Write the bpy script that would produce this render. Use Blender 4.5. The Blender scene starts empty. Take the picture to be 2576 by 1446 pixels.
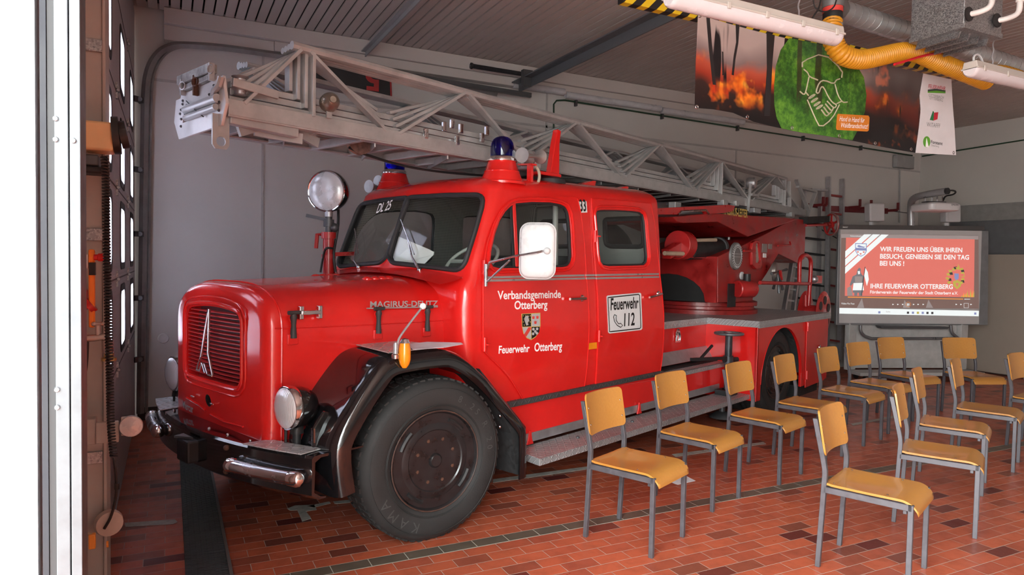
import bpy, bmesh, math, random
import numpy as np
from mathutils import Vector, Matrix
random.seed(7)
PI = math.pi
SC = bpy.context.scene
COL = SC.collection

# ------------------------------------------------------------------ camera
FPX = 1721.239                       # focal length in pixels of the 2576 px wide frame
CR = Vector((0.89435206, -0.44697666, 0.01860799))
CU = Vector((-0.000186056, 0.04122316, 0.99914995))
CF = Vector((0.44736378, 0.89359528, -0.03678482))
CP = Vector((0.0, 0.0, 1.6))
cam = bpy.data.cameras.new('camera'); camo = bpy.data.objects.new('camera', cam); COL.objects.link(camo)
cam.sensor_fit = 'HORIZONTAL'; cam.sensor_width = 36.0; cam.lens = FPX / 2576 * 36.0
cam.clip_start = 0.02; cam.clip_end = 200
Mx = Matrix((CR, CU, -CF)).transposed().to_4x4(); Mx.translation = CP
camo.matrix_world = Mx
SC.camera = camo

# ------------------------------------------------------------------ world, daylight, exposure
SC.view_settings.view_transform = 'Standard'; SC.view_settings.look = 'None'
SC.view_settings.gamma = 1.0; SC.view_settings.use_curve_mapping = False
SC.view_settings.exposure = 1.25
w = bpy.data.worlds.new('overcast_sky'); SC.world = w; w.use_nodes = True
nt = w.node_tree; bg = nt.nodes['Background']
tc = nt.nodes.new('ShaderNodeTexCoord'); sp = nt.nodes.new('ShaderNodeSeparateXYZ'); rp = nt.nodes.new('ShaderNodeValToRGB')
nt.links.new(tc.outputs['Generated'], sp.inputs[0]); nt.links.new(sp.outputs['Z'], rp.inputs[0])
rp.color_ramp.elements[0].position = 0.0; rp.color_ramp.elements[0].color = (0.28, 0.30, 0.29, 1)
rp.color_ramp.elements[1].position = 0.38; rp.color_ramp.elements[1].color = (0.86, 0.93, 0.93, 1)
nt.links.new(rp.outputs[0], bg.inputs[0]); bg.inputs[1].default_value = 12.5

def portal(name, loc, rot, sx, sy):
    l = bpy.data.lights.new(name, 'AREA'); l.shape = 'RECTANGLE'; l.size = sx; l.size_y = sy
    l.cycles.is_portal = True
    o = bpy.data.objects.new(name, l); COL.objects.link(o); o.location = loc; o.rotation_euler = rot
    return o
portal('bay_opening_daylight', (-0.32, -0.85, 1.85), (0, -PI/2, 0), 3.7, 4.9)
portal('added_fill_opening', (-0.32, -7.0, 1.85), (0, -PI/2, 0), 3.7, 3.6)  # unseen second opening, added for more fill light on wall and ceiling
sun = bpy.data.lights.new('sun', 'SUN'); sun.energy = 20; sun.angle = .01; sun.color = (.95, 1, .95)
suno = bpy.data.objects.new('sun', sun); COL.objects.link(suno); suno.rotation_euler = (0, math.radians(38), math.radians(-12))

def ray(x, y): return CR*((x-1288)/FPX) - CU*((y-723)/FPX) + CF
def onplane(x, y, n, c):
    d = ray(x, y); n = Vector(n); return CP + d*((c - n.dot(CP))/n.dot(d))
def onz(x, y, z=0.0): return onplane(x, y, (0, 0, 1), z)
def ony(x, y, Y): return onplane(x, y, (0, 1, 0), Y)
def onx(x, y, X): return onplane(x, y, (1, 0, 0), X)

# truck frame: u towards the tail, v towards the far side, z up
TR = math.radians(21.0)
F0 = Vector((1.22459753, 3.58798074, 0.0))
TU = Vector((math.cos(TR), math.sin(TR), 0)); TV = Vector((-math.sin(TR), math.cos(TR), 0))
def tl(P): d = P - F0; return Vector((d.dot(TU), d.dot(TV), d.z))
def Tv(x, y, v): return tl(onplane(x, y, TV, TV.dot(F0)+v))
def Tu(x, y, u): return tl(onplane(x, y, TU, TU.dot(F0)+u))
def Tz(x, y, z): return tl(onz(x, y, z))

# ------------------------------------------------------------------ node helpers and materials
class NT:
    def __init__(s, m): s.t = m.node_tree; s.t.nodes.clear()
    def n(s, typ, **k):
        o = s.t.nodes.new(typ)
        for a, b in k.items(): setattr(o, a, b)
        return o
    def l(s, a, b): s.t.links.new(a, b)
    def put(s, sock, val):
        if hasattr(val, 'links') or hasattr(val, 'is_linked'): s.l(val, sock)
        else: sock.default_value = val
    def m(s, op, a, b=None, c=None):
        o = s.n('ShaderNodeMath', operation=op)
        s.put(o.inputs[0], a)
        if b is not None: s.put(o.inputs[1], b)
        if c is not None: s.put(o.inputs[2], c)
        return o.outputs[0]
    def mix(s, f, a, b, bt='MIX'):
        o = s.n('ShaderNodeMix', data_type='RGBA', blend_type=bt)
        s.put(o.inputs[0], f); s.put(o.inputs[6], a); s.put(o.inputs[7], b); return o.outputs[2]
    def noise(s, vec, scale, detail=3, rough=.5):
        o = s.n('ShaderNodeTexNoise'); o.inputs['Scale'].default_value = scale; o.inputs['Detail'].default_value = detail
        o.inputs['Roughness'].default_value = rough
        if vec is not None: s.l(vec, o.inputs['Vector'])
        return o.outputs[0]
    def ramp(s, f, stops):
        o = s.n('ShaderNodeValToRGB'); e = o.color_ramp.elements
        while len(e) < len(stops): e.new(0.5)
        for el, (p, c) in zip(e, stops): el.position = p; el.color = (c[0], c[1], c[2], 1)
        s.put(o.inputs[0], f); return o.outputs[0]
    def rng(s, v, a, b, c=0.0, d=1.0):
        o = s.n('ShaderNodeMapRange'); s.put(o.inputs[0], v)
        for i, q in enumerate((a, b, c, d)): o.inputs[1+i].default_value = q
        return o.outputs[0]
    def obj(s): return s.n('ShaderNodeTexCoord').outputs['Object']
    def bump(s, h, strength=.3, dist=.005):
        o = s.n('ShaderNodeBump'); o.inputs['Strength'].default_value = strength; o.inputs['Distance'].default_value = dist
        s.l(h, o.inputs['Height']); return o.outputs[0]
    def bsdf(s, color, rough=.5, metal=0, spec=.5, coat=0, normal=None, emit=None, estr=0):
        b = s.n('ShaderNodeBsdfPrincipled'); o = s.n('ShaderNodeOutputMaterial')
        s.put(b.inputs['Base Color'], color if hasattr(color, 'is_linked') else (*color, 1))
        s.put(b.inputs['Roughness'], rough); s.put(b.inputs['Metallic'], metal)
        b.inputs['Specular IOR Level'].default_value = spec; b.inputs['Coat Weight'].default_value = coat
        b.inputs['Coat Roughness'].default_value = .05
        if normal is not None: s.l(normal, b.inputs['Normal'])
        if emit is not None:
            s.put(b.inputs['Emission Color'], emit if hasattr(emit, 'is_linked') else (*emit, 1)); b.inputs['Emission Strength'].default_value = estr
        s.l(b.outputs[0], o.inputs[0]); return b

def newmat(name):
    m = bpy.data.materials.new(name); m.use_nodes = True; return m, NT(m)
def sr(r, g, b):
    f = lambda c: (c/255/12.92) if c/255 <= .04045 else ((c/255+.055)/1.055)**2.4
    return (f(r), f(g), f(b))
MATS = {}
def mat(name, c, rough=.5, metal=0, spec=.5, coat=0, var=.12, scale=9, bump=0, bscale=60, rvar=.1, emit=None, estr=0):
    if name in MATS: return MATS[name]
    m, t = newmat(name)
    o = t.obj(); nz = t.noise(o, scale, 4, .6)
    lo = tuple(x*(1-var) for x in c); hi = tuple(min(1, x*(1+var)) for x in c)
    col = t.ramp(nz, [(.3, lo), (.7, hi)])
    rr = t.rng(nz, .3, .7, max(0, rough-rvar), min(1, rough+rvar))
    nm = t.bump(t.noise(o, bscale, 2), bump, .004) if bump else None
    t.bsdf(col, rr, metal, spec, coat, nm, emit, estr)
    MATS[name] = m; return m

RED = mat('red_paint', (.66, .0135, .0115), .22, 0, .5, .35, .07, 2.5, rvar=.05)
REDD = mat('red_machinery', (.26, .010, .009), .40, 0, .5, .1, .35, 6, rvar=.15)  # darker red: grime, plus the dim light at the rear put into the colour
REDM = mat('red_rim_paint', (.38, .014, .014), .35, 0, .5, .2)
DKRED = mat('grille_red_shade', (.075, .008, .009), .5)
BLACK = mat('black_gloss', (.006, .006, .007), .09, 0, .6, .6, .2, rvar=.03)
BLKM = mat('black_matt', (.012, .012, .013), .55, var=.3)
CHAS = mat('chassis_black', (.008, .008, .008), .75, var=.4)
RUB = mat('rubber_gasket', (.018, .018, .02), .6)
TYRE = mat('tyre_rubber', (.019, .0185, .0185), .72, var=.25, scale=5, bump=.15, bscale=90)
RIMM = mat('rim_black', (.014, .013, .014), .32, var=.4, scale=12)
RUST = mat('rusty_nut', (.10, .045, .028), .7, .3, var=.4, scale=60)
TRIM = mat('dull_trim', (.42, .40, .40), .35, .35)
CHR = mat('chrome', (.80, .80, .82), .09, 1, var=.05, rvar=.04)
ALU = mat('polished_aluminium', (.62, .62, .64), .26, 1, var=.08)
ALUM = mat('matt_aluminium', (.46, .46, .48), .45, .85, var=.15, scale=14)
SILV = mat('ladder_silver', (.42, .42, .42), .40, .45, var=.16, scale=7, bump=.06)
SILVD = mat('ladder_dark', (.10, .095, .095), .6, .3, var=.3)
LGREY = mat('light_grey_plastic', (.52, .52, .53), .45)
WHITE = mat('white_paint', (.80, .80, .80), .5, var=.04)
CREAM = mat('cream_steering', (.58, .62, .58), .35, var=.06)
INTER = mat('cab_lining', (.16, .16, .155), .8, var=.2, scale=30)
SEAT = mat('seat_cover', (.035, .037, .038), .7)
LETW = mat('white_lettering', (.88, .86, .86), .45, var=.02)
LETB = mat('black_lettering', (.008, .008, .008), .5)
ORANGE = mat('amber_lens', (.85, .27, .01), .18, 0, .6, .4, .08)
ORPL = mat('orange_plastic', (.90, .22, .015), .4)
GALV = None
SIGNW = mat('sign_white', (.68, .70, .71), .35, var=.03)
YEL = mat('yellow_mark', (.80, .52, .01), .45)
GOLD = mat('gold_edge', (.55, .40, .10), .45)
BEIG = mat('beige_box', sr(214, 178, 130), .5, var=.05)
BRASS = mat('brass', (.55, .38, .16), .35, .9)
GRNP = mat('green_cable', (.012, .045, .022), .5)
DGREY = mat('dark_grey_steel', (.09, .092, .098), .45, .5)
PALEP = mat('paper', (.75, .77, .80), .7, var=.05)

def glassmat(name, tint, gl=.9, refl=.08, rough=.02):
    m, t = newmat(name)
    tr = t.n('ShaderNodeBsdfTransparent'); tr.inputs[0].default_value = (*tint, 1)
    gs = t.n('ShaderNodeBsdfGlossy'); gs.inputs['Roughness'].default_value = rough; gs.inputs[0].default_value = (.9, .9, .92, 1)
    lw = t.n('ShaderNodeLayerWeight'); fr = t.n('ShaderNodeMath', operation='MULTIPLY_ADD')
    t.l(t.m('POWER', lw.outputs['Facing'], 4.5), fr.inputs[0]); fr.inputs[1].default_value = .85; fr.inputs[2].default_value = .035
    mx = t.n('ShaderNodeMixShader'); o = t.n('ShaderNodeOutputMaterial')
    t.l(t.m('ADD', t.m('MULTIPLY', fr.outputs[0], gl), t.m('MULTIPLY', t.noise(t.obj(), 3), refl)), mx.inputs[0])
    t.l(tr.outputs[0], mx.inputs[1]); t.l(gs.outputs[0], mx.inputs[2]); t.l(mx.outputs[0], o.inputs[0])
    MATS[name] = m; return m
GLASS = glassmat('window_glass', (.82, .86, .84), .9, .02)
BLUEG = glassmat('blue_dome_glass', (.03, .025, .55), .9, .04, .03)
def lensmat():
    m, t = newmat('headlight_lens'); o = t.obj()
    wv = t.n('ShaderNodeTexWave'); wv.inputs['Scale'].default_value = 28; wv.bands_direction = 'Y'; t.l(o, wv.inputs[0])
    t.bsdf((.80, .82, .84), .22, .35, .6, .8, t.bump(wv.outputs[1], .25, .004)); return m
LENS = lensmat()

def treadmat(name, k=26, base=(.50, .50, .51), rough=.34):
    m, t = newmat(name); o = t.n('ShaderNodeSeparateXYZ'); t.l(t.obj(), o.inputs[0])
    X = t.m('MULTIPLY', o.outputs[0], k); Y = t.m('MULTIPLY', t.m('ADD', o.outputs[1], t.m('MULTIPLY', o.outputs[2], 1.0)), k)
    cx = t.m('FLOOR', X); cy = t.m('FLOOR', Y)
    fx = t.m('SUBTRACT', t.m('SUBTRACT', X, cx), .5); fy = t.m('SUBTRACT', t.m('SUBTRACT', Y, cy), .5)
    par = t.m('MODULO', t.m('ABSOLUTE', t.m('ADD', cx, cy)), 2.0)
    a = t.m('MULTIPLY', t.m('ADD', fx, fy), .7071); b = t.m('MULTIPLY', t.m('SUBTRACT', fx, fy), .7071)
    mixf = lambda p, q: t.m('ADD', t.m('MULTIPLY', p, par), t.m('MULTIPLY', q, t.m('SUBTRACT', 1.0, par)))
    A = mixf(a, b); B = mixf(b, a)
    d = t.m('ADD', t.m('POWER', t.m('DIVIDE', A, .58), 2.0), t.m('POWER', t.m('DIVIDE', B, .17), 2.0))
    h = t.rng(d, 1.0, .35, 0, 1)
    nz = t.noise(t.obj(), 7, 4, .6)
    col = t.mix(h, t.ramp(nz, [(.3, tuple(c*.62 for c in base)), (.7, tuple(c*.8 for c in base))]), (*base, 1))
    t.bsdf(col, t.mix(h, (rough+.12,)*3+(1,), (rough-.12,)*3+(1,)), .45, .5, 0, t.bump(h, .8, .004)); return m
TREAD = treadmat('tread_plate')
TREADB = treadmat('bright_tread_plate', 22, (.66, .66, .67), .28)
TREADK = treadmat('dark_tread_plate', 26, (.10, .10, .10), .45)

def galv():
    m, t = newmat('galvanised_steel'); o = t.obj()
    v = t.n('ShaderNodeTexVoronoi'); v.inputs['Scale'].default_value = 150; t.l(o, v.inputs['Vector'])
    g = t.n('ShaderNodeRGBToBW'); t.l(v.outputs['Color'], g.inputs[0])
    col = t.ramp(g.outputs[0], [(.1, (.20, .205, .21)), (.9, (.50, .51, .52))])
    t.bsdf(col, t.rng(g.outputs[0], 0, 1, .3, .55), .8); return m
GALV = galv()
def duct():
    m, t = newmat('spiral_duct'); t.bsdf(t.ramp(t.noise(t.obj(), 5), [(.3, (.40, .41, .42)), (.7, (.55, .56, .57))]), .32, .6); return m
DUCT = duct()

def wood():
    m, t = newmat('beech_plywood'); o = t.obj()
    mp = t.n('ShaderNodeMapping'); mp.inputs['Scale'].default_value = (1.2, 16, 16); t.l(o, mp.inputs[0])
    n1 = t.noise(mp.outputs[0], 4, 5, .65); n2 = t.noise(o, 2.2, 2)
    c = t.mix(.5, t.ramp(n1, [(.25, (.40, .165, .030)), (.5, (.48, .208, .040)), (.8, (.56, .265, .062))]), t.ramp(n2, [(.3, (.40, .16, .028)), (.7, (.55, .262, .062))]))
    t.bsdf(c, t.rng(n1, .2, .8, .28, .40), 0, .5, .25, t.bump(n1, .04, .002)); return m
GRED = mat('grille_red', (.42, .012, .012), .55)
WOOD = wood()
FRAME = mat('chair_frame_paint', (.105, .10, .112), .42, .35, var=.12, scale=20)

def perf():
    m, t = newmat('perforated_lining'); o = t.n('ShaderNodeSeparateXYZ'); t.l(t.obj(), o.inputs[0])
    k = 70
    fr = lambda q: t.m('SUBTRACT', t.m('FRACT', t.m('MULTIPLY', q, k)), .5)
    a = fr(o.outputs[0]); b = fr(o.outputs[2]); c = fr(o.outputs[1])
    d = t.m('SQRT', t.m('ADD', t.m('POWER', a, 2.0), t.m('POWER', b, 2.0)))
    f = t.rng(d, .24, .30, 0, 1)
    t.bsdf(t.mix(f, (.02, .02, .02, 1), (.27, .265, .25, 1)), .7); return m
PERF = perf()

# ------------------------------------------------------------------ mesh builder
def norm(v): return Vector(v).normalized()
def basis(d, up=(0, 0, 1)):
    d = norm(d); up = Vector(up)
    if abs(d.dot(up)) > .97: up = Vector((1, 0, 0)) if abs(d.x) < .9 else Vector((0, 1, 0))
    s = d.cross(up).normalized(); return s, s.cross(d).normalized()
_txt = {}
def text_mesh(s, off=0.0, shear=0.0):
    k = (s, off, shear)
    if k not in _txt:
        c = bpy.data.curves.new('t', 'FONT'); c.body = s; c.size = 1.0; c.offset = off; c.shear = shear
        c.resolution_u = 4; c.fill_mode = 'FRONT'
        o = bpy.data.objects.new('t', c); COL.objects.link(o)
        dg = bpy.context.evaluated_depsgraph_get(); dg.update()
        me = bpy.data.meshes.new_from_object(o.evaluated_get(dg))
        V = [v.co.copy() for v in me.vertices]; Fc = [tuple(p.vertices) for p in me.polygons]
        bpy.data.objects.remove(o); bpy.data.curves.remove(c); bpy.data.meshes.remove(me)
        x0 = min(v.x for v in V); x1 = max(v.x for v in V)
        _txt[k] = ([Vector((v.x-x0, v.y, 0)) for v in V], Fc, x1-x0)
    return _txt[k]
def fill2d(outline, holes=()):
    bm = bmesh.new(); es = []
    for lp in [outline]+list(holes):
        vs = [bm.verts.new((p[0], p[1], 0)) for p in lp]
        for i in range(len(vs)): es.append(bm.edges.new((vs[i], vs[(i+1) % len(vs)])))
    bmesh.ops.triangle_fill(bm, use_beauty=True, use_dissolve=False, edges=es, normal=(0, 0, 1))
    bmesh.ops.recalc_face_normals(bm, faces=bm.faces)
    return bm
class MB:
    def __init__(s): s.v = []; s.f = []; s.mi = []
    def add(s, V, Fc, mi=0):
        b = len(s.v); s.v += [tuple(p) for p in V]
        for q in Fc: s.f.append(tuple(b+i for i in q)); s.mi.append(mi)
        return s
    def box(s, x0, y0, z0, x1, y1, z1, mi=0):
        V = [(x, y, z) for x in (x0, x1) for y in (y0, y1) for z in (z0, z1)]
        return s.add(V, [(0, 1, 3, 2), (4, 6, 7, 5), (0, 4, 5, 1), (2, 3, 7, 6), (0, 2, 6, 4), (1, 5, 7, 3)], mi)
    def bar(s, p, q, wd, h, up=(0, 0, 1), mi=0):
        p = Vector(p); q = Vector(q); a, b = basis(q-p, up); V = []
        for c in (p, q):
            for i, j in ((-1, -1), (1, -1), (1, 1), (-1, 1)): V.append(c+a*(i*wd/2)+b*(j*h/2))
        return s.add(V, [(3, 2, 1, 0), (4, 5, 6, 7)]+[(i, (i+1) % 4, 4+(i+1) % 4, 4+i) for i in range(4)], mi)
    def tube(s, path, r, n=10, closed=False, mi=0, caps=True):
        P = [Vector(p) for p in path]; N = len(P); R = r if isinstance(r, (list, tuple)) else [r]*N
        a = None; V = []
        for i in range(N):
            if closed: d = P[(i+1) % N]-P[i-1]
            else: d = P[min(i+1, N-1)]-P[max(i-1, 0)]
            d.normalize()
            if a is None: a, b = basis(d)
            else:
                a = (a-d*a.dot(d));
                if a.length < 1e-6: a, b = basis(d)
                a.normalize(); b = d.cross(a)
            b = d.cross(a)
            for k in range(n): t = 2*PI*k/n; V.append(P[i]+(a*math.cos(t)+b*math.sin(t))*R[i])
        Fc = []
        for i in range(N if closed else N-1):
            j = (i+1) % N
            for k in range(n): Fc.append((i*n+k, i*n+(k+1) % n, j*n+(k+1) % n, j*n+k))
        if caps and not closed: Fc += [tuple(range(n))[::-1], tuple((N-1)*n+k for k in range(n))]
        return s.add(V, Fc, mi)
    def lathe(s, prof, o=(0, 0, 0), axis=(0, 0, 1), n=24, mi=0):
        o = Vector(o); d = norm(axis); a, b = basis(d); V = []; Fc = []
        for r, h in prof:
            for k in range(n): t = 2*PI*k/n; V.append(o+d*h+(a*math.cos(t)+b*math.sin(t))*max(r, 1e-5))
        for i in range(len(prof)-1):
            for k in range(n): Fc.append((i*n+k, i*n+(k+1) % n, (i+1)*n+(k+1) % n, (i+1)*n+k))
        Fc += [tuple(range(n))[::-1], tuple((len(prof)-1)*n+k for k in range(n))]
        return s.add(V, Fc, mi)
    def cyl(s, p, q, r, n=16, mi=0): return s.tube([p, q], r, n, mi=mi)
    def sphere(s, o, r, n=14, mi=0, axis=(0, 0, 1)):
        return s.lathe([(r*math.sin(PI*i/n), -r*math.cos(PI*i/n)) for i in range(n+1)], o, axis, n*2, mi)
    def torus(s, o, axis, R, r, n=28, m=8, mi=0):
        a, b = basis(axis); o = Vector(o)
        return s.tube([o+(a*math.cos(2*PI*i/n)+b*math.sin(2*PI*i/n))*R for i in range(n)], r, m, True, mi)
    def prism(s, pts, ext, mi=0):
        P = [Vector(p) for p in pts]; e = Vector(ext); n = len(P)
        return s.add(P+[p+e for p in P], [tuple(range(n))[::-1], tuple(range(n, 2*n))]+[(i, (i+1) % n, n+(i+1) % n, n+i) for i in range(n)], mi)
    def plate(s, outline, holes, th, fn, mi=0, cuts=()):
        """2-D outline with holes, thickness th, every vertex (a,b,d) sent through fn; cuts = lines along b for bending"""
        bm = fill2d(outline, holes)
        for ax, val in cuts:
            pc = (val, 0, 0) if ax == 0 else (0, val, 0); pn = (1, 0, 0) if ax == 0 else (0, 1, 0)
            bmesh.ops.bisect_plane(bm, geom=bm.verts[:]+bm.edges[:]+bm.faces[:], plane_co=pc, plane_no=pn)
        if th:
            r = bmesh.ops.extrude_face_region(bm, geom=bm.faces[:])
            for e in r['geom']:
                if isinstance(e, bmesh.types.BMVert): e.co.z += th
            bmesh.ops.recalc_face_normals(bm, faces=bm.faces)
        bm.verts.index_update()
        V = [fn(q.co.x, q.co.y, q.co.z) for q in bm.verts]; Fc = [tuple(q.index for q in fc.verts) for fc in bm.faces]
        bm.free(); return s.add(V, Fc, mi)
    def grid(s, fn, nu, nv, mi=0, wrap=False):
        V = [fn(i/nu, j/nv) for i in range(nu+1) for j in range(nv+1)]
        return s.add(V, [(i*(nv+1)+j, (i+1)*(nv+1)+j, (i+1)*(nv+1)+j+1, i*(nv+1)+j+1) for i in range(nu) for j in range(nv)], mi)
    def loft(s, rings, mi=0, cap0=True, cap1=True, closed=True):
        n = len(rings[0]); V = [p for r in rings for p in r]; Fc = []
        for i in range(len(rings)-1):
            for k in range(n if closed else n-1): Fc.append((i*n+k, i*n+(k+1) % n, (i+1)*n+(k+1) % n, (i+1)*n+k))
        if cap0: Fc.append(tuple(range(n))[::-1])
        if cap1: Fc.append(tuple((len(rings)-1)*n+k for k in range(n)))
        return s.add(V, Fc, mi)
    def text(s, txt, fn, off=0.0, shear=0.0, mi=0, th=0.0):
        """fn maps text space (x from 0, y up, cap height about 0.7) to 3-D"""
        V, Fc, wd = text_mesh(txt, off, shear); return s.add([fn(p.x, p.y) for p in V], Fc, mi)
    def ball_copy(s): return s
    def obj(s, name, mats, parent=None, smooth=40, bevel=0, loc=None, seg=2):
        me = bpy.data.meshes.new(name); me.from_pydata([tuple(p) for p in s.v], [], s.f)
        mats = mats if isinstance(mats, (list, tuple)) else [mats]
        for m in mats: me.materials.append(m)
        if len(mats) > 1: me.polygons.foreach_set('material_index', s.mi)
        bm = bmesh.new(); bm.from_mesh(me); bmesh.ops.recalc_face_normals(bm, faces=bm.faces); bm.to_mesh(me); bm.free()
        if smooth:
            me.polygons.foreach_set('use_smooth', [True]*len(me.polygons)); me.set_sharp_from_angle(angle=math.radians(smooth))
        o = bpy.data.objects.new(name, me); COL.objects.link(o)
        if parent is not None: o.parent = parent
        if loc is not None: o.location = loc
        if bevel:
            b = o.modifiers.new('bevel', 'BEVEL'); b.width = bevel; b.segments = seg; b.limit_method = 'ANGLE'; b.angle_limit = math.radians(38); b.use_clamp_overlap = True
        return o
def tag(o, label=None, cat=None, group=None, kind=None):
    if label: o['label'] = label
    if cat: o['category'] = cat
    if group: o['group'] = group
    if kind: o['kind'] = kind
    return o
def empty(name, loc, rz=0.0):
    o = bpy.data.objects.new(name, None); COL.objects.link(o); o.location = loc; o.rotation_euler = (0, 0, rz); o.empty_display_size = .1; return o
def copy_tree(o, parent=None):
    c = o.copy(); COL.objects.link(c); c.parent = parent
    for ch in list(o.children): copy_tree(ch, c)
    return c
def struct(o): o['kind'] = 'structure'; return o
def apply_bool(a, b, op='DIFFERENCE', drop=True):
    m = a.modifiers.new('b', 'BOOLEAN'); m.object = b; m.operation = op; m.solver = 'EXACT'; m.material_mode = 'TRANSFER'
    dg = bpy.context.evaluated_depsgraph_get(); dg.update()
    me = bpy.data.meshes.new_from_object(a.evaluated_get(dg)); a.modifiers.clear(); old = a.data; a.data = me; bpy.data.meshes.remove(old)
    if drop:
        d = b.data; bpy.data.objects.remove(b); bpy.data.meshes.remove(d)
def smooth_it(o, ang=35):
    o.data.polygons.foreach_set('use_smooth', [True]*len(o.data.polygons)); o.data.set_sharp_from_angle(angle=math.radians(ang))
def arc(c, r, a0, a1, n): return [(c[0]+r*math.cos(a0+(a1-a0)*i/n), c[1]+r*math.sin(a0+(a1-a0)*i/n)) for i in range(n+1)]
def rrect(x0, y0, x1, y1, r, n=5):
    return arc((x1-r, y0+r), r, -PI/2, 0, n)+arc((x1-r, y1-r), r, 0, PI/2, n)+arc((x0+r, y1-r), r, PI/2, PI, n)+arc((x0+r, y0+r), r, PI, 1.5*PI, n)
def resample(path, n, closed=True):
    P = [Vector(p) for p in path]+([Vector(path[0])] if closed else []); L = [0]
    for a, b in zip(P, P[1:]): L.append(L[-1]+(b-a).length)
    out = []; m = n if closed else n-1
    for i in range(n):
        t = L[-1]*i/m
        j = max(k for k in range(len(L)-1) if L[k] <= t+1e-9); f = (t-L[j])/max(1e-9, L[j+1]-L[j]); out.append(P[j].lerp(P[j+1], min(1, f)))
    return out
def chaikin(path, it=2, closed=False):
    P = [Vector(p) for p in path]
    for _ in range(it):
        Q = [] if closed else [P[0]]
        R = P+[P[0]] if closed else P
        for a, b in zip(R, R[1:]): Q += [a.lerp(b, .25), a.lerp(b, .75)]
        if not closed: Q.append(P[-1])
        P = Q
    return P

# ================================================================== THE SETTING
def floor_mat():
    m, t = newmat('clay_floor_tiles'); o = t.n('ShaderNodeSeparateXYZ'); t.l(t.obj(), o.inputs[0])
    x, y = o.outputs[0], o.outputs[1]; W, L = .09465, .20027
    s = t.m('SUBTRACT', 3.457, y)
    sel = t.m('GREATER_THAN', s, 0.0); ins = t.m('MULTIPLY', t.m('LESS_THAN', s, 0.0), t.m('GREATER_THAN', s, -.1))
    pick = lambda a, b: t.m('ADD', t.m('MULTIPLY', a, sel), t.m('MULTIPLY', b, t.m('SUBTRACT', 1.0, sel)))
    T = pick(t.m('DIVIDE', s, W), t.m('DIVIDE', t.m('SUBTRACT', t.m('MULTIPLY', s, -1.0), .1), W))
    off = pick(1.654, .477)
    row = t.m('FLOOR', T); X = t.m('ADD', t.m('DIVIDE', t.m('SUBTRACT', x, off), L), t.m('MULTIPLY', t.m('ABSOLUTE', t.m('MODULO', row, 2.0)), .5))
    Xs = t.m('DIVIDE', t.m('SUBTRACT', x, .7466), L)
    X = t.m('ADD', t.m('MULTIPLY', X, t.m('SUBTRACT', 1.0, ins)), t.m('MULTIPLY', Xs, ins))
    col = t.m('FLOOR', X); fx = t.m('FRACT', X); fy = t.m('FRACT', T)
    dx = t.m('MULTIPLY', t.m('MINIMUM', fx, t.m('SUBTRACT', 1.0, fx)), L)
    dy = t.m('MULTIPLY', t.m('MINIMUM', fy, t.m('SUBTRACT', 1.0, fy)), W)
    dys = t.m('MINIMUM', t.m('SUBTRACT', t.m('ABSOLUTE', s), .0045), t.m('ABSOLUTE', t.m('ADD', s, .1)))
    dy = t.m('ADD', t.m('MULTIPLY', dy, t.m('SUBTRACT', 1.0, ins)), t.m('MULTIPLY', dys, ins))
    d = t.m('MINIMUM', dx, dy)
    mort = t.rng(d, .0014, .0026, 1, 0)
    cb = t.n('ShaderNodeCombineXYZ'); t.l(col, cb.inputs[0]); t.l(row, cb.inputs[1]); t.l(sel, cb.inputs[2])
    wn = t.n('ShaderNodeTexWhiteNoise'); t.l(cb.outputs[0], wn.inputs[0])
    tile = t.ramp(wn.outputs[0], [(.0, (.45, .100, .046)), (.35, (.50, .112, .052)), (.62, (.41, .090, .045)), (.82, (.35, .078, .041)), (.92, (.22, .062, .036)), (.965, (.15, .035, .024)), (1, (.10, .016, .015))])
    n1 = t.noise(t.obj(), 8, 5, .65); n2 = t.noise(t.obj(), 1.1, 3, .6); n3 = t.noise(t.obj(), 45, 3, .7)
    tile = t.mix(t.rng(n1, .45, .75, 0, .45), tile, (.17, .045, .028, 1))
    tile = t.mix(t.rng(n3, .62, .8, 0, .35), tile, (.45, .20, .14, 1))
    gry = t.ramp(n1, [(.3, (.085, .066, .048)), (.7, (.14, .112, .085))])
    tile = t.mix(ins, tile, gry)
    c = t.mix(mort, tile, t.mix(ins, (.40, .30, .25, 1), (.46, .45, .38, 1)))
    r = t.m('ADD', t.m('MULTIPLY', mort, .35), t.rng(n1, .3, .7, .27, .44))
    h = t.m('ADD', t.m('SUBTRACT', 1.0, mort), t.m('MULTIPLY', n3, .12))
    t.bsdf(c, r, 0, .45, 0, t.bump(h, .35, .003)); return m
def wallmat(name, c, var=.05, panel=False):
    m, t = newmat(name); o = t.obj()
    n = t.noise(o, .9, 4, .6); n2 = t.noise(o, 40, 2)
    t.bsdf(t.ramp(n, [(.3, tuple(q*(1-var) for q in c)), (.7, tuple(q*(1+var) for q in c))]), .55, 0, .4, 0, t.bump(n2, .05, .002)); return m
WALL = wallmat('painted_side_wall', (.50, .475, .455))
WALLB = wallmat('painted_back_wall', (.42, .40, .375))
PIERW = wallmat('white_render', (.82, .83, .85), .03)
CEILM = wallmat('ceiling_slats_paint', (.43, .37, .335), .08)
VOID = mat('ceiling_void', (.012, .010, .010), .9)
BEAM = wallmat('cornice_paint', (.47, .43, .41), .06)
SOCK = mat('dark_skirting', (.035, .022, .02), .6)

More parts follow.
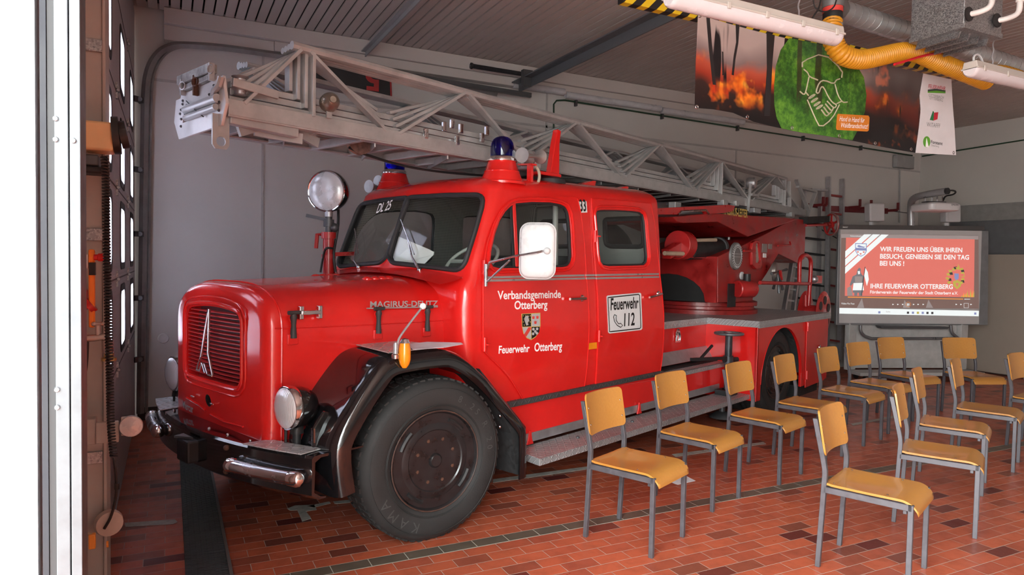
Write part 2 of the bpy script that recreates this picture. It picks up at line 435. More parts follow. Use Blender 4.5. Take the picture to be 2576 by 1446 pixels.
fl = MB(); fl.add([(-.6, -9.0, 0), (11.7, -9.0, 0), (11.7, 7.6, 0), (-.6, 7.6, 0)], [(0, 1, 2, 3)]); struct(fl.obj('floor', floor_mat(), smooth=0))
yard = MB(); yard.add([(-30, -25, -.03), (-.6, -25, -.03), (-.6, 30, -.03), (-30, 30, -.03)], [(0, 1, 2, 3)])
struct(yard.obj('yard_floor', mat('yard_paving', (.38, .34, .32), .8), smooth=0))

ce = MB(); x = -.42
while x < 11.6:
    ce.box(x+.046-.0, -9.0, 3.95, x+.046+.079, 7.45, 3.965); x += .0953
struct(ce.obj('ceiling', CEILM, smooth=0))
cv = MB(); cv.box(-.6, -9.0, 4.02, 11.7, 7.6, 4.06); struct(cv.obj('ceiling_void', VOID, smooth=0))
wl = MB(); wl.box(-.6, 7.5, 0, 11.7, 7.62, 4.02); struct(wl.obj('wall_left', WALL, smooth=0))
wb = MB(); wb.box(11.6, -9.0, 0, 11.72, 7.5, 4.02); struct(wb.obj('wall_back', WALLB, smooth=0))
wr = MB(); wr.box(-.6, -9.12, 0, 11.7, -9.0, 4.02); struct(wr.obj('wall_right', WALLB, smooth=0))
wf = MB(); wf.box(-.85, 1.60, 0, -.232, 2.05, 4.02); wf.box(-.85, 2.05, 0, -.36, 3.95, 4.02); wf.box(-.85, -5.2, 0, -.3, -3.3, 4.02); wf.box(-.85, -9.1, 0, -.3, -8.8, 4.02)  # gap between the last two piers is the opening added for fill
wf.box(-.85, -9.0, 3.7, -.3, 1.6, 4.02); wf.box(-.85, 3.95, 3.82, -.36, 7.5, 4.02)
struct(wf.obj('wall_front', PIERW, smooth=0))
bb = MB(); bb.box(-.28, 7.485, 0, 9.5, 7.5, .125); struct(bb.obj('baseboard_left', SOCK, smooth=0))
# cornice beam and joint strips on the side wall
co = MB(); co.box(-.05, 7.34, 3.80, 11.6, 7.5, 3.948); co.box(.95, 7.38, 3.70, 11.6, 7.5, 3.80); co.box(-.05, 7.40, 3.66, .95, 7.5, 3.80)
struct(co.obj('trim_1', BEAM, smooth=0, bevel=.006))
js = MB()
for xx, za, zb in ((.855, .12, 3.66), (4.19, 2.3, 3.70), (7.35, 1.2, 3.29)): js.box(xx-.012, 7.492, za, xx+.012, 7.5, zb)
js.box(-.2, 7.492, 3.28, 11.6, 7.5, 3.305)
struct(js.obj('trim_2', mat('joint_strip', (.36, .34, .33), .5), smooth=0))
# back wall: grey upper band, dark panel, tan partition
bk = MB(); bk.box(11.56, -9.0, 2.40, 11.6, 6.93, 2.66); struct(bk.obj('trim_3', mat('grey_band', (.20, .195, .19), .5), smooth=0))
bk = MB(); bk.box(11.57, -9.0, 1.84, 11.6, 6.93, 2.40); struct(bk.obj('trim_4', mat('dark_upper_panel', (.105, .105, .11), .5), smooth=0))
pt = tag(MB().box(11.40, 2.0, .03, 11.5, 6.62, 1.86).obj('partition_panel', wallmat('tan_partition', (.30, .245, .205)), smooth=0, bevel=.006), 'tan folding partition panel standing against the back wall', 'partition')
bk = MB(); bk.box(11.38, 6.64, .0, 11.5, 6.90, 1.0); tag(bk.obj('dark_cabinet', mat('dark_cabinet', (.03, .03, .032), .5), smooth=0, bevel=.005), 'dark narrow cabinet by the back wall behind the whiteboard', 'cabinet')

# ------------------------------------------------------------------ sectional garage door with porthole windows
DX = -.30
def door():
    outl = [(3.90, .0), (7.49, .0), (7.49, 3.90), (3.90, 3.90)]
    wins = [(yc, zc) for yc in (4.32, 5.58, 6.86) for zc in (1.165, 1.735, 2.30, 2.93)]
    holes = [rrect(yc-.23, zc-.2, yc+.23, zc+.2, .07, 4)[::-1] for yc, zc in wins]
    d = MB().plate(outl, holes, .045, lambda a, b, c: (DX-c, a, b))
    m, t = newmat('ribbed_door_panel'); wv = t.n('ShaderNodeTexWave'); wv.bands_direction = 'Z'; wv.inputs['Scale'].default_value = 14
    t.l(t.obj(), wv.inputs[0])
    t.bsdf(t.ramp(t.noise(t.obj(), 2, 3), [(.3, (.40, .36, .37)), (.7, (.47, .43, .43))]), .42, .15, .5, 0, t.bump(wv.outputs[1], .35, .004))
    do = struct(d.obj('door_1', m, smooth=0))
    wf_ = MB().plate(rrect(-.265, -.235, .265, .235, .09, 5), [rrect(-.215, -.185, .215, .185, .06, 5)[::-1]], .010, lambda a, b, c: (c, a, b))
    mg, t = newmat('frosted_pane'); tr = t.n('ShaderNodeBsdfTransparent'); df = t.n('ShaderNodeBsdfTranslucent'); mx = t.n('ShaderNodeMixShader'); oo = t.n('ShaderNodeOutputMaterial')
    t.put(df.inputs[0], t.ramp(t.noise(t.obj(), 12, 4, .7), [(.35, (.50, .50, .57)), (.7, (.70, .70, .78))])); tr.inputs[0].default_value = (.10, .10, .13, 1)
    mx.inputs[0].default_value = .8; t.l(tr.outputs[0], mx.inputs[1]); t.l(df.outputs[0], mx.inputs[2]); t.l(mx.outputs[0], oo.inputs[0])
    pn = MB().plate(rrect(-.22, -.19, .22, .19, .06, 4), [], .006, lambda a, b, c: (c, a, b))
    f0 = p0 = None
    for yc, zc in wins:
        if f0 is None:
            f0 = wf_.obj('window_frame', RUB, do, smooth=30, bevel=.004); p0 = pn.obj('pane', mg, f0, smooth=0, loc=(.002, 0, 0)); f0.location = (DX-.005, yc, zc)
        else:
            f = f0.copy(); COL.objects.link(f); f.parent = do; f.location = (DX-.005, yc, zc)
            q = p0.copy(); COL.objects.link(q); q.parent = f
    hs = MB()
    for z in (.88, 1.45, 2.02, 2.62, 3.25):
        hs.box(DX, 3.96, z-.004, DX+.003, 7.4, z+.004)
    hs.obj('section_seam', mat('door_seam', (.13, .115, .115), .6), do, smooth=0)
    h0 = None
    for z in (.88, 1.45, 2.02, 2.62, 3.25):
        for yc in (4.95, 6.22):
            hb = MB().box(0, -.02, -.05, .012, .02, -.012).box(0, -.02, .012, .012, .02, .05).cyl((.014, -.03, 0), (.014, .03, 0), .009, 8)
            if h0 is None: h0 = hb.obj('hinge', GALV, do); h0.location = (DX, yc, z)
            else:
                h = h0.copy(); COL.objects.link(h); h.parent = do; h.location = (DX, yc, z)
    for z in (.62, 1.2, 1.8, 2.4, 3.05):
        r = MB().bar((DX, 7.28, z), (DX+.07, 7.36, z), .03, .05).cyl((DX+.05, 7.30, z), (DX+.05, 7.42, z), .022, 10)
        r.obj('roller_bracket', DGREY, do)
door()
# curved galvanised track of the garage door
tp_ = [ony(x, y, 7.40) for x, y in ((353, 1040), (358, 700), (363, 330), (365, 220), (372, 178), (386, 148), (408, 124), (440, 113), (480, 113), (560, 119), (640, 130), (760, 148), (900, 170), (1080, 203), (1250, 235))]
tk = MB().tube(chaikin(tp_, 2), .034, 4).tube([p+Vector((.05, .03, -.0)) for p in chaikin(tp_[:9], 2)], .014, 4)
tag(tk.obj('door_track', mat('track_steel', (.30, .295, .29), .4, .5, var=.15), smooth=30), 'curved galvanised guide track bending from wall to ceiling', 'track')
# tan / grey profiles of the opening beside the camera
xg = [ony(q, 720, 1.585).x for q in (103, 119, 121, 139, 174, 178, 205)]
gk = MB().box(xg[0], 1.585, 0, xg[1], 1.62, 3.7)
tag(gk.obj('rubber_seal', mat('seal_rubber', (.015, .016, .022), .7), smooth=0), 'dark vertical rubber seal strip on the white pier', 'seal')
gt = empty('door_guide_rail', (-.185, 1.62, 0)); tag(gt, 'tall bright galvanised guide rail with rivets beside white pier', 'rail')
xl_ = [q+.185 for q in xg]
MB().box(xl_[2], -.033, 0, xl_[3], .02, 3.7).obj('rail_flange', mat('dull_galvanised', (.03, .03, .032), .6, .1), gt, smooth=0)
g = MB().box(xl_[3], -.036, 0, xl_[4], .06, 3.7).box(xl_[4], -.026, 0, xl_[5], .06, 3.7).box(xl_[5], -.040, 0, xl_[6], .06, 3.7)
g.obj('rail_profile', mat('bright_galvanised', (.125, .132, .142), .45, .35, var=.12, scale=18), gt, smooth=0, bevel=.003)
rv = None
for z in (.42, .455, .90, .935, 1.30, 1.335, 1.82, 1.86, 2.32, 2.36):
    for xx, yy in ((xl_[3]+.002, -.037),)+(((xl_[5]+.006, -.041),) if int(z*1000) % 7 < 3 else ()):
        if rv is None: rv = MB().lathe([(.0001, .003), (.004, .0025), (.0055, 0)], (0, 0, 0), (0, -1, 0), 10).obj('rivet', ALU, gt); rv.location = (xx, yy, z)
        else:
            r = rv.copy(); COL.objects.link(r); r.parent = gt; r.location = (xx, yy, z)

# ------------------------------------------------------------------ column with the door controls (left edge)
CY = 3.30
def C(x, y, Y=CY): return ony(x, y, Y)
colr = C(268, 720).x
cl = empty('door_jamb_column', (-.33, CY+.1, 0)); tag(cl, 'beige steel jamb column with slots beside the ribbed garage door', 'column')
BEC = mat('beige_column_paint', (.37, .34, .31), .5, var=.06)
k = MB().box(-.02, -.1, 0, colr+.33-.012, .05, 3.7); k.obj('column_body', BEC, cl, smooth=0, bevel=.004)
MB().box(colr+.33-.012, -.115, 0, colr+.33+.0, .08, 3.7).obj('column_lip', BEC, cl, smooth=0, bevel=.003)
for y_ in (115, 590, 1150):
    p = C(238, y_); MB().box(p.x+.33-.035, -.112, p.z-.025, p.x+.33+.03, -.1, p.z+.025).obj('mounting_plate', GALV, cl, bevel=.002)
for y_ in (1245, 1275, 1283, 1310, 1320, 1425):
    p = C(203+(y_ % 3)*2, y_); MB().box(p.x+.33-.012, -.1035, p.z-.004, p.x+.33+.012, -.0995, p.z+.004).obj('slot', BLKM, cl)
# motor box
def rb(pl, a, b, Y0, Y1):   # box from px corner a to b on plane Y0, depth to Y1
    A = ony(*a, Y0); B = ony(*b, Y0); return pl.box(min(A.x, B.x), Y0, min(A.z, B.z), max(A.x, B.x), Y1, max(A.z, B.z))
mo = C(250, 345, 3.15); me_ = empty('door_motor', (mo.x, 3.19, mo.z)); tag(me_, 'beige motor box with black cap on the jamb column', 'motor')
o_ = lambda mb, nm, mt, par, **k: mb.obj(nm, mt, par, loc=-par.location, **k)
o_(rb(MB(), (207, 300), (284, 380), 3.12, 3.25), 'motor_housing', BEIG, me_, bevel=.01)
o_(MB().cyl(C(284, 341, 3.18), C(301, 341, 3.18), .075, 20), 'end_cap', BLKM, me_)
o_(MB().cyl(C(301, 340, 3.18), C(320, 338, 3.18), .055, 20), 'end_knob', BLKM, me_)
bx = C(235, 410, 3.15); b0 = empty('junction_box', (bx.x, 3.2, bx.z)); tag(b0, 'dark grey junction box under the beige motor', 'box')
o_(rb(MB(), (205, 386), (248, 417), 3.13, 3.24), 'housing', DGREY, b0, bevel=.006); o_(rb(MB(), (203, 416), (270, 437), 3.12, 3.24), 'black_base', BLKM, b0, bevel=.008)
cs = empty('control_station', C(235, 720, 3.2)); tag(cs, 'narrow orange door control station with red stop button', 'control')
o_(rb(MB(), (222, 627), (238, 824), 3.16, 3.2), 'housing', ORPL, cs, bevel=.006); o_(rb(MB(), (223, 660), (239, 692), 3.155, 3.2), 'black_band', BLKM, cs)
o_(rb(MB(), (213, 640), (221, 675), 3.17, 3.2), 'label_plate', PALEP, cs)
o_(MB().lathe([(.012, 0), (.012, .012), (.016, .016), (.016, .034), (.010, .037)], C(236, 647, 3.15), (1, 0, 0), 14), 'stop_button', mat('red_button', (.6, .01, .01), .3), cs)
pl_ = empty('wall_socket', C(213, 765, 3.2)); tag(pl_, 'red power socket with flap below the orange control station', 'socket')
o_(rb(MB(), (200, 728), (219, 782), 3.16, 3.22), 'socket_body', mat('red_plastic', (.5, .012, .012), .35), pl_, bevel=.008)
o_(MB().cyl(C(219, 770, 3.18), C(231, 762, 3.18), .035, 14), 'socket_flap', mat('red_plastic', (.5, .012, .012), .35), pl_)
fa = empty('water_tap', C(245, 845, 3.16)); tag(fa, 'brass and chrome water tap with hose coupling on the column', 'tap')
PT = lambda L_, Y=3.14: [C(x, y, Y) for x, y in L_]
o_(MB().tube(PT(((205, 852), (240, 850), (262, 846), (270, 856), (272, 870))), .014, 10).cyl(C(246, 845, 3.14), C(246, 818, 3.14), .009), 'spout', mat('worn_chrome', (.5, .42, .38), .3, .9), fa)
o_(MB().cyl(C(236, 815, 3.14), C(257, 814, 3.14), .007, 8).sphere(C(236, 815, 3.14), .009, 8).sphere(C(257, 814, 3.14), .009, 8), 'tap_handle', mat('worn_chrome', (.5, .42, .38), .3, .9), fa)
o_(MB().lathe([(.016, 0), (.02, .006), (.02, .05), (.017, .053)], C(271, 888, 3.14), (0, 0, 1), 16), 'coupling', mat('worn_chrome', (.5, .42, .38), .3, .9), fa)
o_(MB().lathe([(.014, 0), (.028, .004), (.028, .014), (.018, .02), (.018, .036)], C(274, 909, 3.14), (0, 0, 1), 12), 'brass_union', BRASS, fa)
# spiral cable
pa = resample(chaikin([C(x, y, 3.06) for x, y in ((262, 392), (266, 440), (268, 600), (271, 760), (276, 930), (277, 1000), (279, 1080), (286, 1150))], 2), 900, False)
cb_ = MB().tube([p+Vector((.011*math.cos(i*.70), .011*math.sin(i*.70), 0)) for i, p in enumerate(pa)], .0042, 5)
tag(cb_.obj('spiral_cable', BLKM), 'long black coiled cable hanging down beside the garage door', 'cable')
tag(MB().tube(chaikin(PT(((286, 1150), (291, 1185), (293, 1220), (292, 1250), (280, 1300), (262, 1330)), 3.2), 2), .006, 6).cyl(C(294, 1215, 3.2), C(294, 1230, 3.2), .009).obj('loose_cable', BLKM), 'thin dark cable trailing from coil to floor by door', 'cable')
for nm, L_, lb in (('hose', ((207, 800), (206, 900), (198, 960), (190, 1010)), 'black hose hanging left of the water tap'), ('hose', ((216, 860), (214, 920), (204, 965), (196, 985)), 'shorter black hose hanging just under the water tap')):
    tag(MB().tube(chaikin(PT(L_, 3.18 if lb[0] == 'b' else 3.14), 2), .011, 8).obj(nm, BLKM), lb, 'hose')
rf = empty('reflector_bracket', C(280, 1085, 3.14)); tag(rf, 'beige steel bracket carrying a round grey reflector', 'bracket')
o_(rb(MB(), (197, 1057), (241, 1118), 3.14, 3.2), 'base_plate', BEC, rf, bevel=.003); o_(rb(MB(), (241, 1063), (299, 1112), 3.12, 3.135), 'arm_plate', BEC, rf, bevel=.003)
o_(rb(MB(), (304, 1050), (345, 1094), 3.10, 3.12), 'reflector_mount', BEC, rf, bevel=.004)
o_(MB().lathe([(.0, .014), (.012, .012), (.040, .012), (.0425, .008), (.0425, 0)], C(330, 1071, 3.098), (0, -1, 0), 28), 'reflector', mat('grey_reflector', (.40, .37, .37), .3, .2), rf)
ys = empty('limit_switch', C(231, 1362, 3.16)); tag(ys, 'small orange limit switch on the lower beige column', 'switch')
o_(rb(MB(), (222, 1347), (240, 1381), 3.15, 3.18), 'switch_body', mat('orange_switch', (.75, .26, .03), .4), ys, bevel=.004)
o_(MB().tube(chaikin(PT(((232, 1347), (224, 1340), (205, 1355), (196, 1385)), 3.17), 2), .007, 8), 'switch_cable', mat('tan_cable', (.35, .25, .15), .5), ys)
ow = MB().lathe([(0, .0), (.05, .0), (.055, .01), (.05, .035), (.0, .04)], C(271, 1312, 3.25), (.3, -1, 0), 24); tag(ow.obj('door_buffer', mat('cream_plastic', (.42, .34, .29), .5)), 'round cream door buffer low beside the jamb column', 'buffer')
tag(MB().cyl(C(268, 1369, 3.2), C(273, 1368, 3.2), .013, 12).obj('end_plug', mat('orange_switch', (.75, .26, .03), .4)), 'small orange plug beside the orange limit switch', 'plug')

# ------------------------------------------------------------------ drain grate, painted floor lines, papers
dg_ = empty('drain_grate', (.17, 5.2, 0)); tag(dg_, 'long dark ribbed drain grating set into the tiled floor', 'grate')
GRA = mat('grate_iron', (.085, .09, .092), .42, .6, var=.25, scale=14)
MB().box(-.10, -2.6, .001, .10, 2.2, .006).obj('grate_base', BLKM, dg_, smooth=0)
gb = MB()
for i in range(7): gb.box(-.098+.0282*i, -2.6, .006, -.098+.0282*i+.025, 2.2, .012)
for j in range(240):
    y_ = -2.6+.02*j; gb.box(-.098, y_, .006, .098, y_+.008, .0145)
gb.obj('grate_bars', GRA, dg_, smooth=0)
MB().box(.10, -2.6, .001, .116, 2.2, .013).obj('grate_frame', mat('grate_edge', (.16, .14, .13), .6, .3), dg_, smooth=0)
PAINT = mat('worn_line_paint', (.42, .40, .36), .7, var=.25, scale=20)
def flat(mb, pts, z=.002, h=.001):
    return mb.prism([(p.x, p.y, z) for p in (onz(*q) for q in pts)], (0, 0, h))
def linep(name, pts, lab): return tag(flat(MB(), pts).obj(name, PAINT, smooth=0), lab, 'floor marking', kind=None)
linep('floor_marking', ((285, 1318), (310, 1315), (308, 1325), (288, 1326)), 'short worn white paint scrap left of grate near door column')
linep('floor_marking', ((313, 1316), (440, 1307), (447, 1314), (435, 1319), (316, 1326)), 'worn white painted line left of the drain grate')
tm = MB(); flat(tm, ((722, 1280), (742, 1272), (790, 1270), (797, 1283), (770, 1287), (783, 1305), (760, 1312), (748, 1284), (730, 1285)))
tag(tm.obj('floor_marking', PAINT, smooth=0), 'worn white T shaped paint mark under the front bumper', 'floor marking')
linep('floor_marking', ((772, 1274), (828, 1262), (832, 1267), (790, 1277)), 'worn white line stub right of the T shaped mark')
linep('floor_marking', ((838, 1262), (880, 1258), (882, 1265), (842, 1268)), 'worn white line piece just left of the front tyre')
linep('floor_marking', ((1240, 1206), (1490, 1172), (1492, 1179), (1240, 1215)), 'long worn white line under the running board')
linep('floor_marking', ((1690, 1143), (1920, 1112), (1927, 1117), (1700, 1150)), 'worn white line between the second and third chair')
linep('floor_marking', ((2140, 1066), (2280, 1040), (2283, 1044), (2146, 1071)), 'worn white line on the floor near the whiteboard chairs')
pp = MB(); flat(pp, ((1686, 1213), (1725, 1197), (1750, 1210), (1705, 1220)), .002, .0006)
tag(pp.obj('paper_sheet', PALEP, smooth=0), 'white printed paper sheet lying on the tiles behind first chair', 'paper')

# ------------------------------------------------------------------ things on the side wall
SY = 7.5
def W_(x, y, Y=7.47): return ony(x, y, Y)
def disc(x, y, r, lab):
    p = W_(x, y, 7.5); tag(MB().lathe([(0, .012), (r*.2, .012), (r*.2, .008), (r*.9, .008), (r, 0)], p, (0, -1, 0), 22).obj('wall_disc', mat('wall_disc', (.55, .52, .52), .5, .1)), lab, 'disc')
disc(411, 851, .05, 'round grey metal disc on the wall left of the truck')
cbl = MB().tube([W_(1393, 345), W_(1393, 262), W_(1400, 253), W_(1420, 252), W_(1666, 291), W_(1856, 321), W_(2021, 347), W_(2166, 371), W_(2295, 391)], .011, 8)
tag(MB().tube([onx(2320, 393, 11.585), onx(2450, 372, 11.585), onx(2576, 352, 11.585)], .011, 8).obj('cable_conduit', GRNP), 'dark green cable conduit on the back wall at the right edge', 'conduit')
ci = empty('cable_conduit', (5, 7.47, 3.5)); tag(ci, 'dark green cable conduit running along under the cornice', 'conduit')
o_(cbl, 'conduit_pipe', GRNP, ci)
for x_, y_ in ((1449, 258), (1666, 291), (1856, 321), (2021, 347), (2166, 371)):
    p = W_(x_, y_); o_(MB().box(p.x-.012, 7.45, p.z-.045, p.x+.012, 7.5, p.z+.03), 'clip', DGREY, ci)
for (a, b, lb) in (((1290, 212), (1419, 236), 'long grey tube light under cornice, left one of the row'), ((1423, 238), (1661, 276), 'long grey tube light under cornice, middle one of the row'), ((1664, 277), (1870, 312), 'long grey tube light under cornice, right one of the row')):
    A = ony(*a, 7.40); B = ony(*b, 7.40); B.z = A.z
    e = empty('tube_light', (A+B)/2); tag(e, lb, 'light', 'tube lights under the cornice')
    o_(MB().cyl(A, B, .042, 14), 'diffuser', mat('grey_diffuser', (.46, .46, .48), .35), e)
    o_(MB().box(A.x, 7.40, A.z+.02, B.x, 7.5, A.z+.06), 'fitting', LGREY, e)
sb = empty('sensor_box', W_(2278, 408)); tag(sb, 'grey plastic junction box on the wall near the corner', 'box')
o_(rb(MB(), (2258, 388), (2300, 425), 7.40, 7.485), 'housing', mat('grey_box', (.28, .28, .28), .5), sb, bevel=.008)
o_(MB().tube([W_(2264, 425), W_(2263, 560)], .012, 6), 'cable_pipe', mat('grey_box', (.28, .28, .28), .5), sb)
# black mat with a red figure hanging under the cornice, upside down
ym = 7.30; mt_ = [ony(x, y, ym) for x, y in ((777, 128), (982, 200), (984, 247), (777, 205))]
mm = empty('black_mat', mt_[3]); tag(mm, 'black mat with red edge and upside down red 5 on the wall', 'mat')
o_(MB().prism(mt_, (0, .012, 0)), 'mat_sheet', BLKM, mm)
REDL = mat('red_lettering', (.35, .02, .02), .6)
o_(MB().tube([mt_[1]+Vector((0, -.004, 0)), mt_[2]+Vector((0, -.004, 0))], .010, 5), 'red_edge', REDL, mm)
P0 = ony(958, 180, ym-.006); P1 = ony(910, 224, ym-.006); hh = (P0.z-P1.z)/.70; ww = P0.x-P1.x
o_(MB().text('5', lambda a, b: (P0.x-a*ww/.55, ym-.006, P0.z-b*hh), .03), 'figure', REDL, mm)
# spring and hanging steel profiles of the ceiling
sp0 = ony(1188, 166, 7.22); sp1 = ony(1312, 186, 7.22)
sg = empty('track_spring', sp0); tag(sg, 'black coil spring on a rod below the ceiling', 'spring')
pth = [sp0.lerp(sp1, i/400)+Vector((0, .022*math.cos(i*.9), .022*math.sin(i*.9))) for i in range(401)]
o_(MB().tube(pth, .005, 5), 'coil', BLKM, sg); o_(MB().cyl(sp0-Vector((.03, 0, 0)), sp1+Vector((.08, 0, 0)), .008), 'rod', DGREY, sg)
o_(MB().cyl(sp0-Vector((.02, 0, 0)), sp0, .035, 14), 'end_plate', BLKM, sg)
def lprof(p, q, s, t): return MB().bar(p, q, s, t, (0, 0, 1)).bar(Vector(p)+Vector((s/2, 0, -s/2)), Vector(q)+Vector((s/2, 0, -s/2)), t, s, (0, 0, 1))
tag(lprof((1.85, -1.5, 3.82), (1.85, 7.36, 3.82), .05, .012).obj('ceiling_rail', mat('grey_rail', (.30, .30, .30), .5, .2), smooth=0), 'thin grey steel rail under the slatted ceiling, left one', 'rail')
bm_ = empty('ceiling_rail', (3.66, 5, 3.7)); tag(bm_, 'dark grey steel angle rail under the ceiling, right one', 'rail')
o_(lprof((3.66, 3.2, 3.72), (3.66, 7.32, 3.72), .10, .014), 'angle', mat('dark_rail', (.10, .105, .115), .45, .2), bm_, smooth=0)
o_(MB().box(3.6, 7.0, 3.62, 3.72, 7.06, 3.80), 'bracket', DGREY, bm_)
hr = MB().bar(ony(900, 170, 7.30), ony(1335, 240, 7.30), .05, .05); tag(hr.obj('horizontal_track', DGREY, smooth=0), 'grey perforated horizontal track behind the ladder top', 'track')
# ladders, steps and rack on the wall at the rear
al = empty('aluminium_ladder', W_(2100, 880, 7.4)); tag(al, 'tall aluminium ladder with red rungs leaning left of the whiteboard', 'ladder')
LA, LB = (W_(2084, 445, 7.44), W_(2080, 900, 7.25)), (W_(2119, 450, 7.44), W_(2112, 905, 7.25))
for a, b in (LA, LB): o_(MB().bar(a, b, .035, .075, (0, 1, 0)), 'rail', ALUM, al)
RR = mat('red_rung', (.20, .02, .018), .5)
for i in range(9):
    f = .1+.1*i; o_(MB().bar(LA[0].lerp(LA[1], f), LB[0].lerp(LB[1], f), .03, .03), 'rung', RR, al)
sl = empty('step_ladder', W_(2045, 780, 7.35)); tag(sl, 'aluminium step ladder with black treads behind the truck turret', 'ladder')
SA, SB = (W_(2024, 478, 7.36), W_(2000, 790, 7.2)), (W_(2064, 480, 7.36), W_(2056, 800, 7.2))
for a, b in (SA, SB): o_(MB().bar(a, b, .03, .06, (0, 1, 0)), 'rail', ALUM, sl)
o_(MB().bar(SA[0]+Vector((0, -.05, 0)), SB[0]+Vector((0, -.05, 0)), .18, .03), 'top_platform', ALUM, sl)
for i in range(7):
    f = .27+.12*i; a = SA[0].lerp(SA[1], f); b = SB[0].lerp(SB[1], f); o_(MB().bar(a-Vector((0, .05, 0)), b-Vector((0, .05, 0)), .12, .025), 'tread', BLKM, sl)
rk = empty('wall_rack', W_(2150, 525)); tag(rk, 'dark red steel hook rack on the wall above the whiteboard', 'rack')
o_(MB().bar(W_(2070, 524), W_(2232, 531), .03, .09, (0, 0, 1)), 'rack_beam', mat('dark_red_rack', (.14, .012, .014), .5), rk)
for x_, y_ in ((2043, 517), (2052, 518), (2135, 522), (2163, 524), (2230, 530)):
    p = W_(x_, y_); o_(MB().bar(p, p+Vector((0, -.2, 0)), .02, .04).bar(p+Vector((0, -.2, 0)), p+Vector((0, -.2, .12)), .03, .03), 'hook', mat('dark_red_rack', (.14, .012, .014), .5), rk)
o_(MB().bar(W_(2030, 515), W_(2070, 521), .03, .05, (0, 0, 1)), 'rack_arm', mat('dark_red_rack', (.14, .012, .014), .5), rk)
for x0_, x1_, nm in ((1983, 2000, 'leaning aluminium ladder half hidden behind the turret'),):
    gl = empty('short_ladder', W_(1990, 760, 6.9)); tag(gl, nm, 'ladder')
    a0, a1, b0_, b1 = W_(1994, 650, 7.0), W_(1972, 780, 6.8), W_(2011, 655, 7.0), W_(1995, 782, 6.8)
    for a, b in ((a0, a1), (b0_, b1)): o_(MB().bar(a, b, .03, .06, (0, 1, 0)), 'rail', ALUM, gl)
    for i in range(4): o_(MB().bar(a0.lerp(a1, .15+.22*i), b0_.lerp(b1, .15+.22*i), .025, .025), 'rung', ALUM, gl)
tag(MB().tube(chaikin([W_(2040, 560, 7.45), W_(2070, 580, 7.45), W_(2110, 602, 7.45)], 2), .008, 6).obj('wall_cable', BLKM), 'black cable sagging on the wall behind the red hand wheel', 'cable')
tag(MB().tube(chaikin([W_(2135, 521, 7.46), W_(2165, 523, 7.46), W_(2220, 528, 7.46), W_(2285, 536, 7.46)], 2), .006, 6).obj('wall_cable', BLKM), 'thin dark cable on the wall from rack to projector pole', 'cable')

# ================================================================== OVERHEAD: lamps, hazard beam, banner, hose, duct, heater
def fixture(xa, xb, lab):
    e = empty('fluorescent_light', ((xa+xb)/2, 3.0, 3.06)); tag(e, lab, 'light', 'long ceiling tube lights')
    L = (xb-xa)/2
    LW = mat('lamp_housing', (.50, .46, .42), .4, var=.04); LD = mat('lamp_diffuser', (.66, .62, .64), .22, 0, .5, .3, .03)
    MB().prism([(-L, -.055, .0), (-L, .055, .0), (-L, .045, .05), (-L, -.045, .05)], (2*L, 0, 0)).obj('housing', LW, e, bevel=.006)
    rg = []
    for t, s in ((0, .82), (.012, .97), (.03, 1), (2*L-.03, 1), (2*L-.012, .97), (2*L, .82)):
        rg.append([(-L+t, .058*s*math.cos(PI+PI*i/10), -.002+.062*s*math.sin(PI+PI*i/10)) for i in range(11)])
    MB().loft(rg).obj('diffuser', LD, e)
    MB().box(-L, -.062, -.008, L, .062, .004).obj('rim', LW, e, bevel=.002)
    c0 = None
    for i in range(5):
        xx = -L+.08+(2*L-.16)*i/4
        if c0 is None: c0 = MB().box(-.012, -.068, -.022, .012, -.058, .016).obj('clip', LW, e, bevel=.003); c0.location = (xx, 0, 0)
        else:
            c = c0.copy(); COL.objects.link(c); c.parent = e; c.location = (xx, 0, 0)
    for xx in (-L+.28, L-.35):
        MB().tube([(xx+.004*math.sin(i*1.6), .004*math.cos(i*1.6), .05+.85*i/40) for i in range(41)], .005, 5).obj('hanging_chain', ALUM, e)
    return e
fixture(2.42, 3.76, 'white tube light hanging before the banner, cut by top edge')
fx2 = fixture(5.16, 6.50, 'white tube light at the right edge below the spiral duct')
MB().tube(chaikin([(-.60, 0, .02), (-.64, 0, .09), (-.56, 0, .12), (-.5, 0, .05)], 2), .008, 6).obj('power_cable', LGREY, fx2)

BY = 3.70
def bpt(x, y, d=0.0):
    p = ony(x, y, BY); w_ = .012*math.sin(p.x*4.1+p.z*1.5)+.02*math.sin(p.x*1.7)*(3.3-p.z); return Vector((p.x, p.y+w_-d, p.z))
def hazmat():
    m, t = newmat('hazard_stripes'); o = t.n('ShaderNodeSeparateXYZ'); t.l(t.obj(), o.inputs[0])
    f = t.m('FRACT', t.m('DIVIDE', t.m('SUBTRACT', o.outputs[0], t.m('MULTIPLY', o.outputs[2], 1.0)), .132))
    t.bsdf(t.mix(t.m('GREATER_THAN', f, .5), (.62, .42, .012, 1), (.010, .010, .011, 1)), .4); return m
hz0 = ony(1660, 10, BY+.03); hz1 = ony(2490, 214, BY+.03)
tag(MB().box(hz0.x-.3, BY+.03, 3.305, hz1.x, BY+.09, 3.375).obj('hazard_beam', hazmat(), smooth=0, bevel=.003), 'yellow and black striped beam from which the banner hangs', 'beam')
